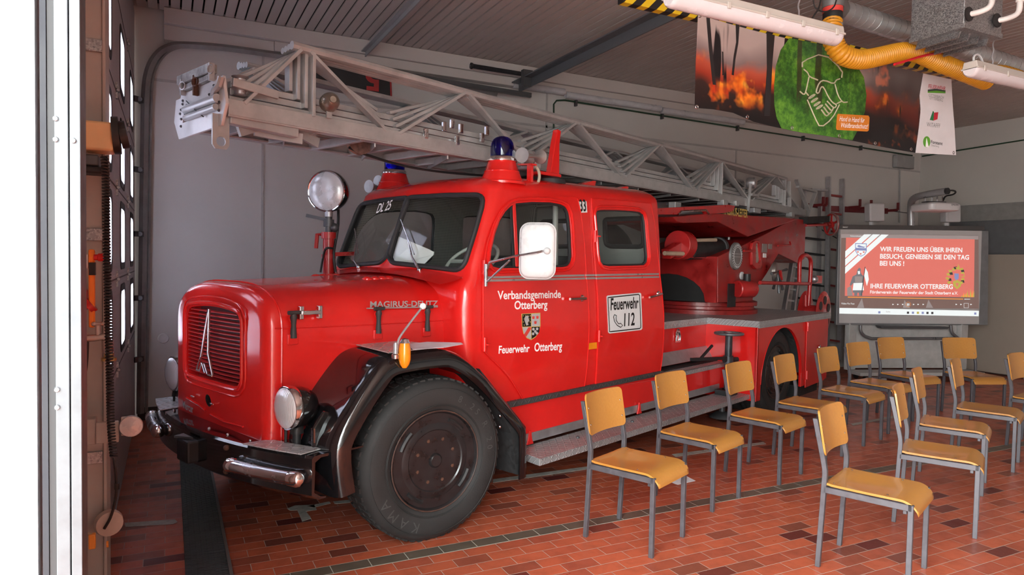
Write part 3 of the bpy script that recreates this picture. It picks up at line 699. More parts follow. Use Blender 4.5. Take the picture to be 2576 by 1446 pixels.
def firemat():
    m, t = newmat('forest_fire_print'); tc = t.obj(); o = t.n('ShaderNodeSeparateXYZ'); t.l(tc, o.inputs[0])
    n1 = t.noise(tc, 5, 3, .55); n2 = t.noise(tc, 9, 2, .5); n3 = t.noise(tc, 2.2, 2)
    mp = t.n('ShaderNodeMapping'); mp.inputs['Scale'].default_value = (5, 1, .7); t.l(tc, mp.inputs[0]); tr = t.noise(mp.outputs[0], 1.6, 2, .5)
    z = t.m('ADD', o.outputs[2], t.m('MULTIPLY', t.m('SUBTRACT', n3, .5), .35))
    base = t.ramp(t.rng(z, 2.66, 3.33), [(.0, (.008, .007, .008)), (.26, (.03, .014, .012)), (.40, (.32, .035, .016)), (.52, (.46, .085, .045)), (.62, (.22, .16, .16)), (.8, (.46, .37, .35)), (1, (.50, .40, .37))])
    fl_ = t.m('MULTIPLY', t.rng(n1, .50, .60), t.m('MULTIPLY', t.rng(z, 2.70, 2.80), t.rng(z, 3.10, 2.98)))
    c = t.mix(fl_, base, t.ramp(n2, [(.35, (.50, .04, .008)), (.6, (.85, .22, .015)), (.75, (.95, .50, .06))]))
    trk = t.m('MULTIPLY', t.rng(tr, .585, .62), t.rng(z, 2.80, 2.95))
    c = t.mix(trk, c, (.012, .011, .013, 1))
    dark = t.m('MULTIPLY', t.rng(o.outputs[0], 4.9, 5.2), .75)
    c = t.mix(dark, c, t.mix(t.rng(n1, .58, .66), (.010, .009, .010, 1), (.45, .09, .02, 1)))
    t.bsdf(c, .35, 0, .4); return m
def forestmat():
    m, t = newmat('green_forest_print'); tc = t.obj(); o = t.n('ShaderNodeSeparateXYZ'); t.l(tc, o.inputs[0])
    n1 = t.noise(tc, 22, 6, .75); n2 = t.noise(tc, 4, 3)
    c = t.ramp(t.m('ADD', t.m('MULTIPLY', n1, .65), t.m('MULTIPLY', n2, .4)), [(.34, (.006, .022, .006)), (.5, (.035, .125, .018)), (.62, (.10, .27, .03)), (.75, (.26, .42, .07))])
    mp = t.n('ShaderNodeMapping'); mp.inputs['Scale'].default_value = (9, 1, .5); t.l(tc, mp.inputs[0])
    trk = t.m('MULTIPLY', t.rng(t.noise(mp.outputs[0], 1.7, 2, .4), .60, .64), t.rng(o.outputs[2], 2.75, 2.9))
    c = t.mix(t.m('MULTIPLY', trk, .8), c, (.035, .022, .014, 1))
    t.bsdf(c, .35, 0, .4); return m
bn = empty('forest_banner', bpt(2060, 150)); tag(bn, 'long printed banner with fire, green forest circle and handshake drawing', 'banner')
def bplate(nm, px, mt, d=0.0, holes=(), par=bn, cut=True):
    P = [bpt(*q, 0) for q in px]; cuts = [(0, P[0].x*0+2.6+.12*i) for i in range(40)] if cut else ()
    wv = lambda a, c, e: Vector((a, BY+.012*math.sin(a*4.1+c*1.5)+.02*math.sin(a*1.7)*(3.3-c)-d-e, c))
    mb = MB().plate([(p.x, p.z) for p in P], [], .002, wv, cuts=cuts); return o_(mb, nm, mt, par, smooth=30)
bplate('banner_sheet', [(1754, 38), (2325, 186), (2312, 250), (2318, 300), (2305, 384), (2210, 367), (2100, 345), (1990, 326), (1900, 306), (1843, 284), (1790, 276), (1742, 273), (1746, 160)], firemat())
for px_ in ([(1775, 45), (1784, 46), (1788, 110), (1797, 215), (1789, 214), (1780, 120)], [(1852, 55), (1862, 60), (1858, 110), (1850, 150), (1845, 190), (1840, 188), (1846, 140), (1853, 105)], [(1815, 130), (1818, 131), (1819, 190), (1815, 190)], [(1930, 82), (1950, 88), (1945, 160), (1940, 290), (1925, 290), (1932, 170)]):
    bplate('trunk_print', px_, mat('trunk_print', (.020, .018, .020), .4), .003, cut=False)
bplate('white_strip', [(2321, 185), (2388, 201), (2390, 260), (2394, 320), (2397, 391), (2380, 390), (2350, 388), (2304, 384), (2312, 320), (2316, 275), (2313, 240)], mat('white_banner_cloth', (.66, .63, .65), .5, var=.04), .004)
circ = [(1985, 96), (2060, 113), (2115, 140), (2150, 160), (2172, 195), (2179, 240), (2175, 280), (2158, 325), (2143, 353), (2080, 342), (2020, 333), (1970, 322), (1957, 295), (1951, 260), (1950, 215), (1954, 165), (1965, 125)]
bplate('forest_circle', circ, forestmat(), .004)
TANL = mat('tan_line', (.50, .46, .33), .5)
b2 = lambda L_: [bpt(1740+x*.26398, 20+y*.26389, .008) for x, y in L_]
strokes = [[(1048, 565), (1045, 510), (1240, 432), (1422, 600), (1412, 668)], [(1060, 585), (1100, 620), (1110, 655), (1190, 690)], [(1110, 660), (1085, 800), (1070, 830), (1030, 795)], [(1085, 805), (1110, 835)],
           [(1100, 875), (1175, 1050), (1225, 1145), (1330, 1060), (1395, 925)], [(1190, 815), (1175, 800), (1205, 710), (1250, 690), (1340, 730), (1360, 690), (1395, 680)], [(1350, 730), (1380, 840), (1425, 905), (1470, 900)], [(1420, 890), (1370, 915)],
           [(1190, 815), (1205, 810), (1220, 755), (1245, 755), (1290, 850), (1330, 905), (1370, 925), (1360, 950), (1340, 955), (1280, 890)],
           [(1340, 955), (1325, 990), (1265, 915)], [(1325, 990), (1300, 1015), (1250, 945)], [(1300, 1015), (1275, 1035), (1230, 970)]]
lm = MB()
for s_ in strokes: lm.tube(chaikin(b2(s_), 1), .0055, 5)
for cx_, cy_ in ((1140, 845), (1165, 880), (1190, 915), (1212, 945)):
    pts_ = [(cx_+26*math.cos(a)*1.0-10*math.sin(a), cy_+14*math.sin(a)+22*math.cos(a)*-.6) for a in [2*PI*i/12 for i in range(12)]]
    lm.tube(b2(pts_), .005, 5, True)
o_(lm, 'handshake_drawing', TANL, bn)
bplate('orange_label', [(2105, 287), (2183, 291), (2186, 296), (2184, 328), (2180, 331), (2103, 327), (2101, 322), (2103, 291)], mat('orange_print', (.62, .20, .02), .4), .008, cut=False)
def btext(nm, s, pl, pr, d, mt, off=0.0, shear=0.0, hs=1.0):
    A = bpt(*pl, d); B = bpt(*pr, d); wd = text_mesh(s, off, shear)[2]; k = (B-A).length/wd; dr = (B-A).normalized()
    o_(MB().text(s, lambda a, b: A+dr*(a*k)+Vector((0, -.0005, b*k*hs)), off, shear), nm, mt, bn, smooth=0)
btext('label_text', 'Hand in Hand für', (2108, 305), (2172, 309), .012, LETW, .005, .25, 1.3); btext('label_text', 'Waldbrandschutz!', (2112, 321), (2181, 324), .012, LETW, .005, .25, 1.2)
btext('logo_text', 'FEUERWEHR', (2332, 222), (2372, 229), .008, mat('red_print', (.50, .02, .04), .5), .01, .15, 1.2)
bplate('logo_wave', [(2331, 226), (2350, 224), (2372, 229), (2372, 232), (2350, 229), (2331, 231)], mat('dark_print', (.04, .05, .05), .5), .008, cut=False)
bplate('logo_wave', [(2331, 229), (2345, 227), (2372, 231), (2372, 236), (2331, 234)], mat('green_print', (.10, .33, .03), .5), .0078, cut=False)
GRP = mat('grey_print', (.22, .22, .22), .5)
btext('logo_text', 'OTTERBACH', (2333, 243), (2368, 250), .008, GRP); btext('logo_text', 'OTTERBERG', (2335, 250), (2366, 257), .008, GRP)
bplate('book_logo', [(2336, 302), (2343, 280), (2345, 282), (2344, 304)], mat('green_dark_print', (.02, .18, .06), .5), .008, cut=False)
bplate('book_logo', [(2344, 304), (2346, 284), (2355, 283), (2353, 301)], mat('red_print', (.50, .02, .04), .5), .008, cut=False)
btext('logo_text', 'WiTAFFF', (2329, 318), (2360, 323), .008, GRP, 0, .1, 1.2)
bplate('tree_logo', [(2321+8*(1+math.cos(a)), 357+14*math.sin(a)) for a in [2*PI*i/18 for i in range(18)]], mat('green_print', (.10, .33, .03), .5), .008, cut=False)
bplate('tree_logo', [(2326, 370), (2328, 348), (2333, 371)], LETW, .010, cut=False)
btext('logo_text', 'Forstamt', (2339, 361), (2365, 366), .008, LETB, .01); btext('logo_text', 'Otterberg', (2339, 368), (2357, 371), .008, GRP)
for x_, y_ in ((1746, 271), (1880, 294), (1996, 321), (2110, 342), (2202, 360), (2293, 375), (2391, 385), (1757, 41)):
    o_(MB().torus(bpt(x_, y_, .006), (0, 1, 0), .011, .004, 14, 6), 'eyelet', ALU, bn)

# yellow exhaust hose, spiral duct, elbow, red cord
HY = 3.42
hp = resample(chaikin([ony(x, y, Y) for x, y, Y in ((2094, 52, 3.5), (2092, 85, 3.48), (2100, 118, 3.45), (2122, 142, HY), (2165, 152, HY), (2215, 142, HY), (2262, 130, HY), (2305, 130, HY), (2345, 150, HY), (2400, 172, HY), (2450, 192, HY), (2480, 205, 3.45))], 3), 720, False)
hr_ = [.062+.010*abs(math.sin(PI*i/8.0)) for i in range(720)]
eh = empty('exhaust_hose', hp[0]); tag(eh, 'thick yellow ribbed exhaust hose sagging before the striped beam', 'hose')
HOSE = mat('yellow_hose', (.56, .25, .012), .38, var=.06)
o_(MB().tube(hp, hr_, 16), 'hose_body', HOSE, eh, smooth=60)
q0 = hp[0]; o_(MB().lathe([(.066, -.01), (.068, .0), (.068, .05), (.066, .055)], q0, (0, 0, 1), 22), 'black_collar', BLKM, eh)
o_(MB().lathe([(.070, .0), (.070, .035)], q0+Vector((0, 0, .055)), (0, 0, 1), 22), 'red_collar', mat('red_tape', (.60, .05, .04), .5), eh)
o_(MB().lathe([(.072, -.05), (.074, -.045), (.074, -.03), (.072, -.025)], q0, (0, 0, 1), 22), 'hose_clamp', ALU, eh)
sd = empty('spiral_duct', ony(2200, 60, 3.9)); tag(sd, 'galvanised spiral duct running behind the heater box to the right', 'duct')
da = ony(2112, 28, 3.75); db = ony(2600, 182, 3.75); L_ = (db-da).length; dd = (db-da).normalized()
o_(MB().tube([da, db], .085, 24), 'duct_pipe', DUCT, sd)
s0 = MB()
ax, ay = basis(dd)
s0.tube([da+dd*(.03*i/1.0*.11*4/4)+(ax*math.cos(i*.26)+ay*math.sin(i*.26))*.0852 for i in range(int(L_/.0033))], .0022, 4)
o_(s0, 'spiral_seam', GALV, sd)
o_(MB().tube(chaikin([q0+Vector((0, 0, .09)), q0+Vector((0, .0, .2)), q0+Vector((.02, .06, .27)), da+Vector((-.02, -.01, 0)), da+dd*.06], 3), .075, 20), 'elbow', mat('grey_elbow', (.22, .22, .22), .4, .5), sd)
tag(MB().tube(chaikin([ony(2250, 162, 3.33), ony(2290, 150, 3.33), ony(2330, 138, 3.33), ony(2366, 133, 3.36)], 2), .010, 6).obj('red_cord', mat('red_cord', (.62, .012, .02), .4)), 'red cord tied around the yellow hose', 'cord')
tag(MB().tube(chaikin([ony(2065, 0, 3.4), ony(2060, 22, 3.4), ony(2048, 38, 3.4), ony(2036, 60, 3.4)], 2), .006, 6).tube(chaikin([ony(2046, 0, 3.4), ony(2050, 22, 3.4), ony(2075, 32, 3.4), ony(2098, 20, 3.4), ony(2104, 0, 3.4)], 2), .005, 6).obj('hanging_cable', BLKM), 'thin cables looping beside the grey duct elbow', 'cable')
h2 = hp[-1]; hq = resample(chaikin([ony(2488, 182, 3.7), ony(2520, 178, 3.7), ony(2556, 190, 3.7), ony(2600, 205, 3.7)], 2), 90, False)
tag(MB().tube(hq, [.05+.009*abs(math.sin(PI*i/6)) for i in range(90)], 14).obj('exhaust_hose', HOSE, smooth=60), 'short piece of yellow hose at the right edge behind the lamp', 'hose')
# heater box
hz = 3.30; c0_ = onz(2425, 66, hz); c1_ = onz(2292, 106, hz); c2_ = onz(2508, 96, hz)
ht = empty('air_heater', c0_); tag(ht, 'galvanised box air heater hanging from the ceiling', 'heater')
X0, X1 = c0_.x, c2_.x; Y0, Y1 = c0_.y, c1_.y
o_(MB().box(X0, Y0, hz, X1, Y1, hz+.62), 'heater_housing', GALV, ht, smooth=0, bevel=.006)
o_(MB().box(X0-.006, Y0-.006, hz-.01, X1+.006, Y1+.006, hz+.022), 'bottom_flange', GALV, ht, smooth=0, bevel=.002)
for i in range(4):
    xx = X0+.04+(X1-X0-.1)*i/3.2
    o_(MB().bar((xx, Y0+.05, hz-.03), (xx, Y1-.03, hz-.03), .012, .075, (.5, 0, 1)), 'louvre_blade', GALV, ht, smooth=0)
o_(MB().box(X0+.01, Y0+.01, hz-.005, X1-.01, Y1-.01, hz+.0), 'heater_inlet', BLKM, ht)
o_(MB().cyl((X0-.012, Y1-.04, hz+.35), (X0-.012, Y1-.04, hz+.62), .006, 8), 'hanger_rod', DGREY, ht)
WP = mat('white_pipe', (.66, .62, .60), .4)
for (x_, y_), lb in (((2436, 36), 'white elbow pipe entering heater box, left of two'), ((2507, 52), 'white elbow pipe entering heater box, right of two')):
    a = ony(x_, y_, Y0-.012)
    e = empty('water_pipe', a); tag(e, lb, 'pipe')
    o_(MB().tube(chaikin([a+Vector((0, .02, 0)), a+Vector((.06, -.05, .012)), a+Vector((.10, -.09, .04)), a+Vector((.105, -.095, .1)), a+Vector((.105, -.095, .45))], 2), .019, 14), 'pipe', WP, e)
    o_(MB().lathe([(.026, 0), (.028, .004), (.028, .035), (.026, .04)], a+Vector((.105, -.095, .12)), (0, 0, 1), 16), 'pipe_union', WP, e)
    o_(MB().lathe([(.03, 0), (.05, .002), (.05, .008), (.03, .01)], a, (0, -1, 0), 18), 'rubber_grommet', BLKM, e)

# ================================================================== WHITEBOARD WITH PROJECTOR
A_ = onz(2098, 815, .79); B_ = onz(2470, 818, .79); dA = (B_-A_).normalized(); nA = Vector((dA.y, -dA.x, 0)); cA = nA.dot(A_)
def S(x, y, d=0.0): return onplane(x, y, nA, cA+d)
s5 = lambda L_, d=0.0: [S(2040+x*.30438, 420+y*.30388, d) for x, y in L_]
bd = empty('whiteboard', Vector(((A_.x+B_.x)/2, (A_.y+B_.y)/2, 0))-nA*.1); tag(bd, 'large interactive whiteboard on a stand showing a red projected slide', 'whiteboard')
def pz(L_, d, th): return s5(L_, d), nA*th
def sp(nm, L_, mt, d, th=.002, par=bd, **k):
    o = MB().prism(s5(L_, d), nA*th).obj(nm, mt, None, **k); o.parent = par; o.location = -bd.location if par is bd else (0, 0, 0); return o
BFR = mat('board_frame', (.20, .20, .21), .45, .3)
sp('board_frame', [(215, 500), (1447, 530), (1440, 1305), (190, 1305)], BFR, -.05, .05, smooth=0, bevel=.006)
sp('top_bar', [(213, 478), (1420, 490), (1420, 524), (213, 516)], mat('board_top_bar', (.07, .065, .065), .4), -.02, .035, smooth=0, bevel=.003)
# slide: one surface with its own materials (projected light)
def em(nm, c, s_=1.0): return mat(nm, tuple(q*.5 for q in c), .6, emit=c, estr=.25*s_, var=.02)
SM = [mat('board_surface', (.46, .44, .44), .45, var=.03), em('slide_red', (.60, .15, .12), 1.7), em('slide_white', (.75, .80, .80), 1.6), em('slide_grey', (.38, .32, .31)), em('slide_brown', (.24, .15, .13)),
      em('slide_blue', (.30, .34, .62)), em('slide_yellow', (.62, .52, .10)), em('slide_orange', (.85, .30, .06), 1.5), em('slide_dark', (.10, .09, .10), .5), em('slide_midgrey', (.26, .26, .28), .8)]
sl_ = MB()
def sq(L_, mi, d): sl_.prism(s5(L_, d), nA*.0006, mi)
sq([(243, 516), (1413, 528), (1388, 1300), (232, 1290)], 0, .0)
sq([(252, 553), (1386, 570), (1388, 1172), (236, 1166)], 4, .001)
sq([(250, 555), (1384, 571), (1383, 600), (250, 586)], 3, .002)
sq([(290, 584), (1353, 598), (1347, 1078), (280, 1066)], 1, .003)
sq([(284, 697), (440, 557), (500, 557), (283, 752)], 2, .004); sq([(283, 762), (512, 557), (570, 558), (283, 818)], 2, .004); sq([(283, 828), (583, 558), (642, 560), (282, 884)], 2, .004)
sq([(365, 630), (461, 632), (461, 695), (445, 725), (413, 742), (383, 724), (366, 695)], 5, .005)
sq([(371, 637), (455, 638), (455, 672), (371, 668)], 2, .006); sq([(371, 690), (455, 692), (440, 722), (413, 735), (386, 720)], 2, .006)
sq([(380, 655), (395, 645), (420, 655), (440, 660), (448, 655), (440, 668), (395, 665)], 5, .007)
for x_, y_ in ((388, 702), (436, 703), (411, 718)): sq([(x_-8, y_-8), (x_, y_-3), (x_+8, y_-8), (x_+5, y_+7), (x_-5, y_+7)], 1, .007)
# standing knight with flag, drawn in greys
sq([(385, 850), (398, 832), (412, 842), (411, 870), (420, 890), (440, 905), (436, 950), (430, 1040), (345, 1040), (350, 960), (330, 985), (320, 975), (345, 905), (375, 890)], 9, .005)
sq([(352, 960), (430, 958), (438, 1020), (345, 1020)], 2, .0055); sq([(358, 1020), (385, 1020), (382, 1065), (358, 1065)], 9, .006); sq([(395, 1020), (422, 1020), (425, 1065), (398, 1065)], 9, .006)
sq([(362, 905), (425, 905), (420, 955), (365, 955)], 3, .006); sq([(386, 862), (404, 860), (406, 885), (390, 888)], 2, .006)
sq([(445, 826), (451, 826), (420, 1065), (414, 1065)], 8, .006); sq([(450, 835), (470, 870), (478, 930), (462, 985), (440, 900)], 2, .0065)
sq([(300, 1000), (330, 985), (345, 1065), (300, 1065)], 3, .0065)
# coat of arms with helmet and flames
random.seed(3)
for i in range(26):
    a = 2*PI*i/26; r1 = 45+random.random()*38; x_, y_ = 1203+r1*math.cos(a), 905+r1*.95*math.sin(a)
    sq([(x_-16, y_-8), (x_+10, y_-13), (x_+16, y_+9), (x_-8, y_+10)], (6, 1, 6, 8)[i % 4], .005+.0001*i)
sq([(1215, 800), (1230, 830), (1222, 868), (1212, 870), (1216, 838)], 6, .006); sq([(1185, 880), (1222, 882), (1220, 925), (1200, 938), (1186, 920)], 5, .009)
sq([(1175, 945), (1240, 945), (1240, 985), (1208, 1012), (1178, 985)], 6, .009); sq([(1195, 960), (1222, 962), (1210, 995)], 1, .010)
for i in range(9):
    x_ = 1240+i*12; h_ = 15+abs(math.sin(i*1.9))*70*(i/9+.2); sq([(x_, 1076), (x_+14, 1076), (x_+8+5*math.sin(i), 1076-h_)], 7 if i % 2 else 6, .005)
for i in range(10):
    x_ = 285+i*95; sq([(x_, 1165), (x_+60, 1166), (x_+28+18*math.sin(i*2.3), 1105-20*math.sin(i*1.3))], (4, 3)[i % 2] if i % 3 else 6, .0022) if i % 3 != 0 else None
sq([(305, 1073), (1258, 1090), (1258, 1096), (305, 1080)], 7, .005); sq([(1268, 1091), (1315, 1092), (1315, 1096), (1268, 1096)], 2, .005)
sq([(236, 1166), (1388, 1190), (1386, 1235), (235, 1213)], 2, .003)
for x_, mi in ((565, 5), (802, 8), (843, 5), (884, 6), (924, 5), (963, 8), (1003, 8), (1042, 2), (1358, 5)): sq([(x_-9, 1186+x_*.013), (x_+9, 1186+x_*.013), (x_+9, 1204+x_*.013), (x_-9, 1204+x_*.013)], mi, .005)
for x_ in (680, 720, 760, 850, 888, 930, 1203, 1242, 1325): sq([(x_-7, 1131), (x_+7, 1137), (x_-7, 1143)], 2, .005)
for x_ in (799, 810): sq([(x_-3, 1128), (x_+3, 1128), (x_+3, 1147), (x_-3, 1147)], 2, .006)
sl_.tube(s5([(805+20*math.cos(a), 1137+20*math.sin(a)) for a in [2*PI*i/20 for i in range(20)]], .005), .002, 4, True, 7)
sl_.tube(s5([(1265, 1128), (1302, 1128), (1302, 1165), (1265, 1165)], .005), .0025, 4, True, 2)
def stext(s, a, b, mi, off=0.0, hs=1.0):
    P, Q = s5([a, b], .0085); k = (Q-P).length/text_mesh(s, off)[2]; dr = (Q-P).normalized(); sl_.text(s, lambda x_, y_: P+dr*(x_*k)+Vector((0, 0, y_*k*hs)), off, mi=mi)
stext('WIR FREUEN UNS ÜBER IHREN', (571, 697), (1250, 706), 2, .02); stext('BESUCH, GENIEßEN SIE DEN TAG', (571, 757), (1306, 766), 2, .02); stext('BEI UNS !', (569, 815), (770, 818), 2, .02)
stext('IHRE FEUERWEHR OTTERBERG', (492, 1003), (1172, 1009), 2, .02); stext('Förderverein der Feuerwehr der Stadt Otterberg e.V.', (489, 1046), (1214, 1056), 2, .015)
stext('Video Fw Fest', (250, 1136), (360, 1138), 2); stext('Medienwiedergabe', (325, 575), (418, 576), 2); stext('Suche', (620, 1202), (655, 1203), 3)
o_(sl_, 'projected_slide', SM, bd, smooth=0)
P, Q = s5([(262, 503), (306, 505)], .017); k_ = (Q-P).length/text_mesh('SMART', .01)[2]
o_(MB().text('SMART', lambda a, b: P+dA*(a*k_)+Vector((0, 0, b*k_)), .01), 'brand_lettering', LETW, bd, smooth=0)
TUB = mat('stand_tube', (.19, .19, .20), .35, .6)
for pts in ([(410, 1310), (408, 1360), (440, 1400), (500, 1420)], [(1155, 1310), (1160, 1370), (1195, 1400), (1215, 1415)]):
    o_(MB().tube(chaikin(s5(pts, .02), 2), .022, 10), 'stand_tube', TUB, bd)
o_(MB().tube(s5([(500, 1420), (1215, 1418)], .02), .02, 10), 'cross_tube', TUB, bd)
o_(MB().prism(s5([(530, 1310), (1110, 1318), (1090, 1336), (550, 1332)], .0), nA*.10), 'pen_tray', mat('pen_tray', (.06, .06, .065), .4), bd, smooth=0, bevel=.006)
Zf = lambda p, z: Vector((p.x, p.y, z))
a1, a2 = S(2128, 900, -.06), S(2432, 905, -.06)
for p in (S(2138, 900, -.05), S(2418, 905, -.05)):
    o_(MB().bar(Zf(p, .12), Zf(p, .8), .07, .16, (0, 0, 1)), 'stand_post', mat('white_stand', (.42, .41, .40), .5), bd, smooth=0, bevel=.005)
pw = MB().prism([Zf(a1, .14), Zf(a2, .14), Zf(a2, .8), Zf(a1, .8)], nA*-.05); o_(pw, 'rear_panel', mat('white_stand', (.42, .41, .40), .5), bd, smooth=0)
o_(MB().bar(Zf(a1, .1)+nA*.2, Zf(a2, .1)+nA*.2, .30, .05), 'base', mat('white_stand', (.42, .41, .40), .5), bd, smooth=0, bevel=.006)
for p in (Zf(a1, .04)+nA*.32+dA*.1, Zf(a2, .04)+nA*.32-dA*.08, Zf(a1, .04)+nA*.1+dA*.1, Zf(a2, .04)+nA*.1-dA*.08):
    o_(MB().cyl(p-dA*.015, p+dA*.015, .04, 16).bar(p, p+Vector((0, 0, .05)), .03, .03), 'caster', BLKM, bd)
for a, b, c, d in ((2173, 513, 2211, 558), (2363, 515, 2400, 560)):
    o_(MB().prism([S(a, b, -.12), S(c, b, -.12), S(c, d, -.12), S(a, d, -.12)], nA*.14), 'loudspeaker', mat('speaker_grey', (.40, .39, .40), .5, var=.03), bd, smooth=0, bevel=.02)
    o_(MB().bar(S((a+c)/2, d, -.05), S((a+c)/2, d+8, -.05), .05, .03), 'speaker_foot', LGREY, bd)
arm = chaikin([S(2292, 568, -.03), S(2291, 520, -.03), S(2293, 505, .05), S(2302, 496, .2), S(2325, 490, .45), S(2380, 481, .75)], 3)
o_(MB().tube(arm, .048, 16), 'projector_arm', mat('arm_grey', (.30, .30, .31), .35, .3), bd)
o_(MB().tube([arm[-1]-(arm[-1]-arm[-2]).normalized()*.002, arm[-1]+(arm[-1]-arm[-2]).normalized()*.03], .044, 16), 'arm_end', BLKM, bd)
pc = S(2352, 522, .45); PW = mat('projector_white', (.55, .53, .54), .4, var=.03)
def pj(x, y, d): return S(x, y, d)
rg = []
for z0, sc_ in ((-.055, .90), (-.045, .98), (-.02, 1), (.03, 1), (.05, .93), (.056, .84)):
    rg.append([Zf(pc, pc.z+z0)+dA*(.235*sc_*a)+nA*(.22*sc_*b) for a, b in rrect(-1, -1, 1, 1, .35, 5)])
o_(MB().loft(rg), 'projector', PW, bd, smooth=30)
o_(MB().bar(pc+Vector((0, 0, .075))-dA*.16, pc+Vector((0, 0, .075))+dA*.12, .12, .012), 'mount_plate', DGREY, bd)
for a in (-.15, -.05, .03, .11): o_(MB().cyl(pc+dA*a+Vector((0, 0, .05)), pc+dA*a+Vector((0, 0, .16)), .009, 8), 'mount_bolt', ALU, bd)
k_ = .10/text_mesh('EPSON', .01)[2]; pt_ = pc+nA*.2215+dA*.07-Vector((0, 0, -.012))
o_(MB().text('EPSON', lambda a, b: pt_+dA*(a*k_)+Vector((0, 0, b*k_)), .01), 'projector_lettering', DGREY, bd, smooth=0)
o_(MB().tube(chaikin([arm[-1], S(2395, 478, .7), S(2406, 482, .65), S(2398, 490, .6), S(2378, 492, .5), S(2372, 505, .45)], 2), .012, 6), 'projector_cable', BLKM, bd)
sbx = S(2190, 950, .62); tag(MB().box(sbx.x-.12, sbx.y-.16, .0, sbx.x+.12, sbx.y+.0, .12).obj('storage_box', mat('grey_plastic_box', (.22, .22, .24), .5), smooth=0, bevel=.01), 'small grey box on the floor under the whiteboard', 'box')

# ================================================================== CHAIRS
def make_chair():
    r = empty('wooden_chair', (0, 0, 0))
    def prof(t):   # seat section along x (front +)
        if t < .12: return (-.205+t/.12*.02, .455-.0*t)
        if t < .72: return (-.185+(t-.12)/.6*.335, .452)
        a = (t-.72)/.28*PI*.46; return (.150+.085*math.sin(a), .452-.070*(1-math.cos(a))-.0)
    def top(i, j):
        x, z = prof(i); y = (j-.5)*.39
        d = math.exp(-((x+.03)/.13)**2-(y/.13)**2)*.014
        e = .0 if i < .8 else .0
        y *= 1-.05*max(0, (i-.8)/.2)**2; return (x, y, z-d+.006)
    nu, nv = 34, 14
    T = [top(i/nu, j/nv) for i in range(nu+1) for j in range(nv+1)]
    me = MB(); V = T+[(x, y, z-.012) for x, y, z in T]; n = len(T); F_ = []
    ix = lambda i, j: i*(nv+1)+j
    for i in range(nu):
        for j in range(nv):
            q = (ix(i, j), ix(i+1, j), ix(i+1, j+1), ix(i, j+1)); F_ += [q, tuple(n+k for k in q[::-1])]
    for i in range(nu): F_ += [(ix(i, 0), ix(i+1, 0), n+ix(i+1, 0), n+ix(i, 0)), (ix(i, nv), n+ix(i, nv), n+ix(i+1, nv), ix(i+1, nv))]
    for j in range(nv): F_ += [(ix(0, j), n+ix(0, j), n+ix(0, j+1), ix(0, j+1)), (ix(nu, j), ix(nu, j+1), n+ix(nu, j+1), n+ix(nu, j))]
    me.add(V, F_); seat = me.obj('seat', WOOD, r, smooth=50)
    s0 = MB().lathe([(0, .003), (.004, .0025), (.006, 0)], (0, 0, 0), (0, 0, 1), 10).obj('screw', ALU, seat); first = True
    for x, y in ((-.165, -.165), (-.165, .165), (.09, -.165), (.09, .165)):
        q = s0 if first else s0.copy()
        if not first: COL.objects.link(q); q.parent = seat
        q.location = (x, y, .458); first = False
    # backrest: curved plywood shell
    def bk(i, j, o=0):
        y = (j-.5)*.405; z = .60+.235*i
        x = -.238-.18*(z-.60)+.030*(2*(j-.5))**2-o
        return (x, y, z)
    out = rrect(0, 0, 1, 1, .16, 5); P_ = []
    mb = MB().plate([(a, b) for a, b in [(p[0], p[1]) for p in rrect(0, 0, .405, .235, .03, 5)]], [], .011, lambda a, b, d: bk(b/.235, a/.405, d-.011), cuts=[(0, .405*k/12) for k in range(1, 12)])
    back = mb.obj('backrest', WOOD, r, smooth=40); first = True
    s1 = MB().lathe([(0, .003), (.004, .0025), (.006, 0)], (0, 0, 0), (1, 0, 0), 10).obj('screw', ALU, back)
    for y, z in ((-.178, .66), (.178, .66), (-.178, .755), (.178, .755)):
        q = s1 if first else s1.copy()
        if not first: COL.objects.link(q); q.parent = back
        xx = bk((z-.6)/.235, y/.405+.5, -.011); q.location = (xx[0]+.0, y, z); first = False
    for s in (-1, 1):
        y = s*.192
        p = chaikin([(-.225, y, .0), (-.205, y, .46), (-.203, y, .52), (-.212, y, .57), (-.262, y, .795)], 1)
        L_ = MB()
        for a, b in zip(p, p[1:]): pass
        rg = [[(q.x-.0125, q.y-.0125, q.z), (q.x+.0125, q.y-.0125, q.z), (q.x+.0125, q.y+.0125, q.z), (q.x-.0125, q.y+.0125, q.z)] for q in p]
        L_.loft(rg).obj('rear_leg', FRAME, r, smooth=25, bevel=.002, seg=1)
        MB().box(.19, y-.0125, 0, .215, y+.0125, .44).obj('front_leg', FRAME, r, smooth=0, bevel=.002, seg=1)
        MB().box(-.206, y-.0125, .408, .21, y+.0125, .440).obj('seat_rail', FRAME, r, smooth=0, bevel=.002, seg=1)
        for x in (-.215, .2025):
            pass
    MB().box(.165, -.185, .385, .183, .185, .412).obj('front_bar', FRAME, r, smooth=0, bevel=.002, seg=1)
    MB().box(-.206, -.185, .408, -.186, .185, .436).obj('rear_bar', FRAME, r, smooth=0, bevel=.002, seg=1)
    return r
